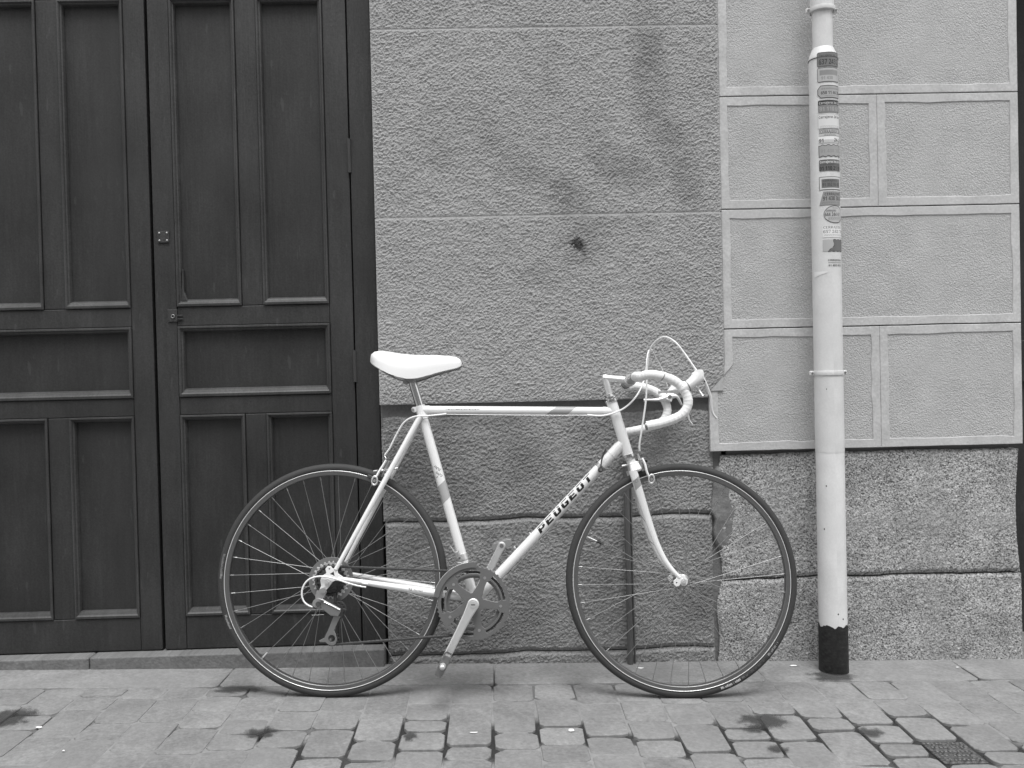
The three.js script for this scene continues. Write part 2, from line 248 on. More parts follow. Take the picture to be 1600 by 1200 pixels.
{ // earth spilt on the stones: flakes of a thin crust with a ragged outline
  const n = 256, d = new Uint8Array(n * n * 4); // grains of earth, dense in the middle and scattered at the rim
  for (let j = 0; j < n; j++) for (let i = 0; i < n; i++) { const u = i / n * 2 - 1, v = j / n * 2 - 1, e = Math.hypot(u, v) * 1.25 + 0.75 * fbm(u * 2.6 + 4, v * 2.6, 4, 91), g = rn(u * 50, v * 50, 93), a = 1 - smooth(0.55, 0.8, e + 0.35 * g), o = (j * n + i) * 4, c = 46 + 26 * g; d[o] = d[o + 1] = d[o + 2] = c; d[o + 3] = Math.hypot(u, v) > .98 ? 0 : 150 * a; }
  const tx = new THREE.DataTexture(d, n, n); tx.colorSpace = THREE.SRGBColorSpace; tx.magFilter = THREE.LinearFilter; tx.needsUpdate = true; const crust = film(tx, .95);
  let k = 0; for (const [px, py, rx, ry] of [[14, 1122, 58, 22], [408, 1147, 40, 14], [1195, 1127, 58, 18], [640, 1152, 16, 11], [1360, 1146, 32, 12], [1302, 1058, 56, 12], [372, 1078, 60, 9], [1215, 1172, 26, 9], [1180, 1140, 30, 10]]) {
    const c = GL(px, py), ax = GL(px + rx, py).x - c.x, az = GL(px, py + ry).z - c.z, g = new THREE.PlaneGeometry(2, 2).rotateX(-Math.PI / 2).rotateY(k * 1.9);
    g.scale(ax, 1, az); const o = mesh('dirt_patch', g, crust, pavement); o.position.set(c.x, 0.0034 + k++ * .00006, c.z);
  }
}
{ // small iron cover let into the setts
  const [xa, xb, za, zb] = pavement.userData.cover, t = thing('access_cover', 'small dark iron cover with worn raised marks set among the paving stones', 'cover'); delete pavement.userData.cover;
  t.rotation.z = toGround.rotation.z; const w = xb - xa - .012, d = zb - za - .012, f = V((xa + xb) / 2, 0, (za + zb) / 2).applyMatrix4(toGround.matrixWorld); t.position.copy(f);
  mesh('plate', new RoundedBoxGeometry(w, 0.03, d, 1, 0.003).translate(0, -0.0165, 0), M.iron, t);
  const bumps = []; for (let r = 0; r < 5; r++) for (let k = 0; k < 9; k++) { if (rnd() < .12) continue; bumps.push(new RoundedBoxGeometry(rr(.004, .008), .004, rr(.004, .009), 1, .001).translate(-w / 2 + .012 + k * (w - .024) / 8, -0.0006, -d / 2 + .012 + r * (d - .024) / 4)); }
  mesh('raised_marks', merged(bumps), M.steelMid, t);
}

// ================================================================== the two houses
const zS = 0.0, zR = 0.022, zB = 0.014; // lower stone, rough render, smooth borders of the neighbour
const doorR = W(589, 500, 0.0).x + 0.004;  // where the door frame meets the wall
const seam = W(1127, 300, zR).x;
const blob = (list) => (x, y) => { let d = 0; for (const [bx, by, rx, ry, s] of list) { const e = ((x - bx) / rx) ** 2 + ((y - by) / ry) ** 2; if (e < 3) d += 0.62 * s * (1 - smooth(0.0, 2.0, e + 0.9 * fbm(x * 30, y * 30, 4, 101) + 0.35 * pn(x * 120, y * 120, 102))); } return Math.min(0.85, d); };
const pxBlob = z => ([px, py, rx, ry, s]) => { const a = W(px, py, z), b = W(px + rx, py, z), c = W(px, py + ry, z); return [a.x, a.y, b.x - a.x, a.y - c.y, s]; };
const stains = blob([[1010, 60, 26, 50, .32], [1015, 130, 28, 60, .3], [1030, 200, 30, 30, .22], [960, 250, 40, 26, .28], [985, 275, 46, 22, .3], [930, 215, 26, 40, .2], [1050, 230, 26, 40, .25], [1075, 290, 22, 44, .34], [890, 310, 30, 34, .32], [880, 300, 14, 30, .25], [930, 350, 36, 24, .22], [903, 382, 8, 11, 1.05], [912, 388, 6, 14, .6], [896, 380, 9, 6, .6], [905, 384, 34, 26, .25], [810, 265, 36, 20, .25], [780, 225, 26, 20, .2], [760, 200, 22, 30, .16], [860, 120, 14, 40, .14], [850, 280, 24, 20, .18], [1000, 345, 34, 14, .2], [840, 430, 24, 18, .2], [700, 200, 50, 60, .1], [1030, 450, 40, 30, .12], [690, 240, 20, 26, .16]].map(pxBlob(zR)));
const roughRelief = (amp, s) => (x, y) => { const wx = x + 0.003 * pn(x * 80, y * 80, s + 9), wy = y + 0.003 * pn(x * 80, y * 80, s + 8), n = 0.34 * pn(wx * 95, wy * 110, s) + 0.42 * rn(wx * 150, wy * 165, s + 4) + 0.44 * pn(wx * 195, wy * 215, s + 1) + 0.26 * rn(wx * 280, wy * 300, s + 2) + 0.3 * pn(wx * 24, wy * 28, s + 3); return amp * n; };
const house = thing('house', 'grey house front of coarse cast render over dark rough stone beside the wooden door', 'building');
const W2 = (px, py, z) => W(px, py, z);
{
  const yJ1 = W(850, 336, zR).y, yJ2 = W(850, 42, zR).y, yBot = W(850, 627, zR).y, xs = W(858, 200, zR).x, g = 0.0016, yTop = 2.66;
  const tint = (x, y) => (1 - stains(x, y)) * (0.94 + 0.1 * fbm(x * 5, y * 5, 3, 103)) ;
  const cut = y => y < yBot + 0.085 ? seam - 0.055 * (1 - smooth(yBot, yBot + 0.085, y)) : seam; // the corner is cut off
  const R = roughRelief(0.0048, 1);
  const blk = (x0, x1, y0, y1, e = {}) => mesh('render_block', reliefBlock(x0, x1, y0, y1, zR - 0.003, -0.12, R, 0.0022, tint, { round: 0.0012, soft: 0.004, flat: 0.009, ...e }), M.render, house);
  blk(doorR, seam, yBot, yJ1 - g, { right: cut }); blk(doorR, xs - .0004, yJ1 + g, yJ2 - g, { flatRight: true }); blk(xs + .0004, seam, yJ1 + g, yJ2 - g, { flatLeft: true }); blk(doorR, seam, yJ2 + g, yTop);
  mesh('joint_mortar', box(doorR + .004, seam - .004, yBot + .02, yTop - .01, -0.09, zR - 0.0046, .001), M.jointMortar, house);
  // smooth band under the overhanging render
  const yBand = W(850, 646, zS).y; mesh('mortar_band', box(doorR, seam - .01, yBand - .03, yBot - .0005, -0.1, zS - .004, .002), M.mortar, house);
  // rough stones below
  const yA = W(800, 811, zS).y, yC = W(800, 1020, zS).y, xe = W(1116, 800, zS).x, Rs = roughRelief(0.005, 21);
  const tS = (x, y) => (0.84 + 0.3 * fbm(x * 7, y * 7, 3, 105) + 0.16 * pn(x * 140, y * 140, 106)) * (1 - 0.3 * smooth(0.35, 0.8, fbm(x * 3, y * 3, 2, 107) + 0.35));
  const st = (x0, x1, y0, y1) => mesh('stone_block', reliefBlock(x0, x1, y0, y1, zS, -0.1, Rs, 0.0025, tS, { round: 0.007, soft: 0.012, wavy: 0.006 }), M.oldStone, house);
  st(doorR, xe, yA + .003, yBand + .004); st(doorR + .006, xe - .006, yC + .002, yA - .003); st(doorR + .01, xe - .004, -0.06, yC - .002);
  mesh('bed_mortar', box(doorR + .004, xe + .03, -0.06, yBand, -0.11, zS - .014, .001), M.mortar, house);
  // crumbled mortar patched over the joint between the two houses' stones
  const mp = [[1117, 728], [1128, 722], [1142, 730], [1147, 770], [1152, 800], [1149, 840], [1143, 862], [1130, 870], [1119, 856], [1113, 836], [1116, 812], [1108, 795], [1112, 765]].map(([a, b]) => W(a, b, zS)), mc = mp.reduce((a, p) => a.add(p), V(0, 0, 0)).multiplyScalar(1 / mp.length);
  { const pos = [], col = [], idx = [], n = mp.length * 4, rings = 9, curve = new THREE.CatmullRomCurve3(mp, true); for (let r = 0; r <= rings; r++) for (let i = 0; i < n; i++) { const p = curve.getPoint(i / n).lerp(mc, 1 - r / rings); const k = 0.8 + 0.5 * fbm(p.x * 14, p.y * 14, 3, 112); pos.push(p.x + .004 * pn(p.x * 90, p.y * 90, 114), p.y, zS + (r === rings ? -.03 : .004 - .006 * (r / rings) ** 4) + .005 * fbm(p.x * 26, p.y * 26, 3, 110)); col.push(k, k, k); }
    for (let r = 0; r < rings; r++) for (let i = 0; i < n; i++) { const a = r * n + i, b = r * n + (i + 1) % n; idx.push(a, b, a + n, b, b + n, a + n); } const g = new THREE.BufferGeometry(); g.setAttribute('position', new THREE.Float32BufferAttribute(pos, 3)); g.setAttribute('color', new THREE.Float32BufferAttribute(col, 3)); g.setIndex(idx); g.computeVertexNormals(); mesh('mortar_filling', uvMetres(g), M.patch, house); }
  // the house body and the wall above the picture
  mesh('wall', box(-9, seam, yTop + .002, 8.5, -3, zR - .006), M.plain, house);
  mesh('wall', box(-9, W(0, 500, 0).x - 0.75, -0.3, yTop - .002, -3, zR - .006), M.plain, house);
  mesh('wall', box(-2.1, seam, -0.3, yTop - .002, -3, -0.11), M.plain, house);
}
const xEnd = W(1597, 600, zB).x;
const neighbour = thing('house', 'pale rendered house front with bordered panels over granite blocks behind the drainpipe', 'building');
{
  const yTop = 2.66, yj = [W(1360, 700, zB).y, W(1360, 509, zB).y, W(1360, 323, zB).y, W(1360, 147, zB).y, W(1360, -45, zB).y, yTop], xL = seam + 0.001, xLow = W(1109, 650, zB).x, b = 0.0275, lip = 0.0018;
  const rows = [[null, W(1376, 610, zB).x], [null, null], [null, W(1371, 230, zB).x], [null, null], [null, W(1371, 0, zB).x]];
  const frame = (x0, x1, y0, y1, cutC) => { // smooth border with a stippled field inside
    const o = [[x0, y0], [x1, y0], [x1, y1], [x0, y1]], i = [[x0 + b, y0 + b], [x1 - b, y0 + b], [x1 - b, y1 - b], [x0 + b, y1 - b]];
    let outer = o.map(([x, y]) => ({ x, y })), inner = i.map(([x, y]) => ({ x, y }));
    if (cutC) { // lowest left panel: steps out under the cut corner of the rough render
      const yk = W(1127, 612, zB).y, yu = yk + 0.085, s = (x, y) => ({ x, y });
      const arc = (off) => Array.from({ length: 9 }, (_, k) => { const y = yk - 0.002 + off * .45 + (yu - yk) * k / 8; return s(xL + off - (xL - xLow) * (1 - smooth(yk, yu, y - off * .45)), y); });
      outer = [s(xLow, y0), s(x1, y0), s(x1, y1), s(xL, y1), ...arc(0).reverse()];
      inner = [s(xLow + b, y0 + b), s(x1 - b, y0 + b), s(x1 - b, y1 - b), s(xL + b, y1 - b), ...arc(b).reverse(), s(xLow + b, yk - 0.002 - .006)];
    }
    const trowel = (pts, amp) => pts.flatMap((p, k) => { const q = pts[(k + 1) % pts.length], l = Math.hypot(q.x - p.x, q.y - p.y), m = Math.max(1, Math.round(l / 0.045)); return Array.from({ length: m }, (_, i) => { const x = p.x + (q.x - p.x) * i / m, y = p.y + (q.y - p.y) * i / m; return { x: x + amp * pn(x * 19, y * 19, 171), y: y + amp * pn(x * 21, y * 21, 172) }; }); });
    outer = trowel(outer, 0.0012); inner = trowel(inner, 0.005);
    mesh('panel_border', uvMetres(plate(outer, -0.02, zB + 0.02, [inner], 0.0015)), M.border, neighbour);
    mesh('panel_field', uvMetres(plate(inner.map(p => ({ ...p })), -0.02, zB - 0.0025 + 0.02, [], 0.0005)), M.stucco, neighbour);
  };
  for (let r = 0; r < 5; r++) { const ys = [yj[r] + lip, yj[r + 1] - lip], xv = rows[r][1]; if (xv) { frame(xL, xv - .0003, ...ys, r === 0); frame(xv + .0003, xEnd, ...ys); } else frame(xL, xEnd, ...ys); }
  mesh('joint_mortar', box(xL + .004, xEnd - .004, yj[0] + .004, yTop - .01, -0.09, zB - 0.009, .001), M.mortar, neighbour);
  // granite blocks
  const x0 = W(1117, 800, zS).x, yb = W(1360, 705, zS).y, ym = W(1370, 899, zS).y, Rg = (x, y) => 0.0028 * fbm(x * 16, y * 16, 3, 120) + 0.0022 * pn(x * 95, y * 95, 121) + 0.0018 * pn(x * 180, y * 180, 124);
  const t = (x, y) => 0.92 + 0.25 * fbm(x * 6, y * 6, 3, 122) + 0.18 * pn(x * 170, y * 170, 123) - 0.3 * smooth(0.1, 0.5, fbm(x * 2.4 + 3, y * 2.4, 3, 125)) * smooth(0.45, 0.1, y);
  const wav = (x, a) => y => x + a * pn(3.3, y * 7, 126);
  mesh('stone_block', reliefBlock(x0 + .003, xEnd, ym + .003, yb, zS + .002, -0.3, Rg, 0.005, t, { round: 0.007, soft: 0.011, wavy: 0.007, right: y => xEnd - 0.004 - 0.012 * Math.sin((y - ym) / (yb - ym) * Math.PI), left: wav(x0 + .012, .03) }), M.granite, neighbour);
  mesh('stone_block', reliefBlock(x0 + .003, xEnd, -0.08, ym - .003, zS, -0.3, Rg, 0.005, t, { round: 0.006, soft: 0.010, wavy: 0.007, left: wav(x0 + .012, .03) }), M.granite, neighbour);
  mesh('bed_mortar', box(x0 + .045, xEnd - .03, -0.08, yb + .02, -0.31, zS - .016, .001), M.mortar, neighbour);
  mesh('wall', box(seam + .001, 10, yTop + .002, 9.2, -3, zB - .004), M.plain, neighbour);
  mesh('wall', box(seam + .001, xEnd - .002, -0.3, yTop - .001, -3, -0.32), M.plain, neighbour);
  mesh('wall', box(xEnd + 1.15, 10, -0.5, yTop - .001, -3, zB - .004), M.plain, neighbour);
}
{ // doorway beyond the granite: a dark door deep in its recess, only its edge shows
  const t = thing('recessed_door', 'dark door deep in the recess beyond the granite blocks', 'door', V(xEnd + 0.58, groundY(xEnd), -0.34));
  mesh('panel', box(-0.6, 0.6, -0.05, 2.75, -0.03, 0, .004), M.panel, t);
  for (const x of [-0.57, 0.45]) mesh('stile', box(x, x + .12, -0.05, 2.7, 0.001, 0.02, .004), M.wood[0], t);
  mesh('rail', box(-0.445, 0.445, 0.9, 1.05, 0.001, 0.019, .004), M.wood[1], t);
}
{ // the house across the narrow street, which leaves only a strip of sky for light
  const t = thing('opposite_house', 'plain grey house across the street behind the viewer', 'building', V(0, 0, 8.2));
  mesh('wall', box(-14, 14, -0.6, 7.6, 0, 4), grey(0.38, 0.9), t);
  for (let k = -3; k <= 3; k++) for (const y of [0.9, 3.9]) { const w = mesh('window', box(k * 3 - .55, k * 3 + .55, y, y + 1.9, -0.03, -0.001), grey(0.08, 0.2), t); mesh('sill', box(k * 3 - .65, k * 3 + .65, y - .12, y - .002, -0.12, -0.001), M.plain, w); }
}

// ================================================================== the wooden door
const zD = -0.02, doorTop = 2.42;
const dx = (px, py) => W(px, py, zD).x, dy = (px, py) => W(px, py, zD).y;
const X = { gap: (dx(231, 210) + dx(252, 800)) / 2, hinge: (dx(548, 210) + dx(557, 750)) / 2, inL: (dx(272, 300) + dx(282, 700)) / 2, mulL: (dx(373.5, 300) + dx(384, 700)) / 2, mulR: (dx(407, 300) + dx(417, 700)) / 2, inR: (dx(511, 300) + dx(519.6, 700)) / 2 };
const yLeaf = dy(400, 1011), Yr = { topIn: dy(400, -5), up: dy(400, 477), midT: dy(400, 507), midB: dy(400, 618), lowT: dy(400, 646), lowB: dy(400, 960) };
function mouldedPanel(leaf, x0, x1, y0, y1, wide) {
  const prof = [[0, 0.0], [0.0015, 0.0035], [0.006, 0.004], [0.0085, 0.0005], [0.0095, -0.003], [0.0135, -0.006], [0.0165, -0.014], [0.017, -0.0215]].map(([o, z]) => [o * wide, z]);
  const pos = [], P = (o, z) => [[x0 + o, y0 + o * 1.5, z], [x1 - o, y0 + o * 1.5, z], [x1 - o, y1 - o, z], [x0 + o, y1 - o, z]];
  for (let k = 0; k + 1 < prof.length; k++) { const a = P(...prof[k]), b = P(...prof[k + 1]); for (let i = 0; i < 4; i++) { const j = (i + 1) % 4; pos.push(...a[i], ...a[j], ...b[j], ...a[i], ...b[j], ...b[i]); } }
  const g = new THREE.BufferGeometry(); g.setAttribute('position', new THREE.Float32BufferAttribute(pos, 3)); g.computeVertexNormals();
  mesh('moulding', uvMetres(g), M.moulding, leaf);
  const R = (x, y) => 0.0012 * fbm(x * 5 + x0 * 9, y * 3, 2, 131);
  const pg = reliefBlock(x0 + .003, x1 - .003, y0 + .003, y1 - .003, -0.0205, -0.034, R, 0.03); pg.deleteAttribute('color');
  mesh('panel', pg, M.panel, leaf);
}
function doorLeaf(label, mirror, x) { // built with its meeting edge at x = 0, hinge side at +x
  const t = thing('door_leaf', label, 'door', V(x, yLeaf, zD), 'leaves of the double door'), k = mirror ? -1 : 1, O = X.gap, lift = yLeaf;
  const xs = ['gap', 'inL', 'mulL', 'mulR', 'inR', 'hinge'].map(n => X[n] - O), ys = [0, Yr.lowB, Yr.lowT, Yr.midB, Yr.midT, Yr.up, Yr.topIn, doorTop].map((v, i) => i ? v - lift : 0);
  const put = (n, x0, x1, y0, y1, z0, z1, m, r = .003) => mesh(n, mirror ? box(-x1, -x0, y0, y1, z0, z1, r) : box(x0, x1, y0, y1, z0, z1, r), m, t), q = 0.0005;
  put('stile', xs[0] + .004, xs[1] - q, ys[0], ys[7], -.042, 0, M.wood[0]); put('stile', xs[4] + q, xs[5] - .002, ys[0], ys[7], -.042, -.0005, M.wood[2]);
  [[0, 1], [2, 3], [4, 5], [6, 7]].forEach(([a, b], i) => put('rail', xs[1], xs[4], ys[a], ys[b], -.042, -.0012 - i * .0003, M.wood[i % 3]));
  put('mullion', xs[2], xs[3], ys[1] + q, ys[2] - q, -.042, -.0018, M.wood[1]); put('mullion', xs[2], xs[3], ys[5] + q, ys[6] - q, -.042, -.0018, M.wood[0]);
  const pan = (a, b, y0, y1, w = 1) => mirror ? mouldedPanel(t, -b, -a, y0, y1, w) : mouldedPanel(t, a, b, y0, y1, w);
  pan(xs[1], xs[2], ys[1], ys[2]); pan(xs[3], xs[4], ys[1], ys[2]); pan(xs[1], xs[4], ys[3], ys[4], 1.1); pan(xs[1], xs[2], ys[5], ys[6]); pan(xs[3], xs[4], ys[5], ys[6]);
  return t;
}
const leafA = doorLeaf('dark wooden door leaf with square lock plate, hinged beside the rough wall', false, X.gap);
const leafB = doorLeaf('dark wooden door leaf without lock plate, away from the rough wall', true, X.gap - .001);
{
  const p = W(255, 370, zD + .004), l = leafA.position, plateG = box(-.0185, .0185, -.0185, .0185, 0, .004, .001).translate(p.x - l.x, p.y - l.y, .0005);
  const pl = mesh('lock_plate', plateG, M.moulding, leafA);
  for (const sx of [-1, 1]) for (const sy of [-1, 1]) mesh('screw', new THREE.SphereGeometry(.0036, 8, 6).translate(p.x - l.x + sx * .012, p.y - l.y + sy * .012, .0045), M.alloyDull, pl);
  const c = W(270, 493, zD + .004), cg = V(c.x - l.x, c.y - l.y, 0);
  const cl = mesh('latch', merged([box(-.016, .014, -.02, .02, .0005, .004, .001).translate(cg.x, cg.y, 0), box(.015, .032, -.002, .0015, .0005, .005, .001).translate(cg.x, cg.y, 0), box(.015, .032, -.013, -.010, .0005, .005, .001).translate(cg.x, cg.y, 0)]), M.moulding, leafA);
  mesh('latch_knob', new THREE.TorusGeometry(.005, .002, 6, 12).translate(cg.x + .001, cg.y - .003, .006), M.steelMid, cl);
  for (const [a, b] of [[215, 268], [547, 597]]) { const h0 = W(550, a, 0), h1 = W(550, b, 0); mesh('hinge', rod(V(X.hinge - l.x, h1.y - l.y, .004), V(X.hinge - l.x, h0.y - l.y, .004), .0062, 10), M.moulding, leafA); }
  // splintered filler at the foot of the upper panel
  const s0 = W(281, 420, 0), s1 = W(281, 470, 0); mesh('wood_filler', plate([{ x: s0.x - l.x - .002, y: s0.y - l.y }, { x: s0.x - l.x + .002, y: s0.y - l.y }, { x: s1.x - l.x + .006, y: s1.y - l.y + .03 }, { x: s1.x - l.x + .017, y: s1.y - l.y }, { x: s1.x - l.x - .004, y: s1.y - l.y }], -.02, .017, [], .002), M.moulding, leafA);
  const fr = thing('door_frame', 'dark wooden door frame standing between the leaf with the lock and the rough wall', 'door frame', V(X.hinge, yLeaf, zD));
  mesh('jamb', box(.002, doorR - X.hinge - .003, 0, doorTop + .2, -.09, .004, .004), M.wood[1], fr);
  const wL = X.hinge - X.gap; mesh('jamb', box(-2 * wL - .15, -2 * wL - .003, 0, doorTop + .2, -.09, .004, .004), M.wood[0], fr);
  mesh('lintel', box(-2 * wL - .002, .001, doorTop - yLeaf + .003, doorTop + .2 - .002, -.09, .003, .004), M.wood[2], fr);
  // stone step
  const st = thing('door_step', 'low worn stone step under the wooden double door', 'step', V(X.gap, 0, 0)), f = 0.03;
  const xa = X.gap - wL - .3, xb = doorR - .004, xm = dx(150, 1030), yT = yLeaf - .003;
  for (const [a, b] of [[xa, xm - .001], [xm + .001, xb]]) mesh('stone', box(a - X.gap, b - X.gap, -.05, yT, -.1, f, .006), M.sill, st);
}

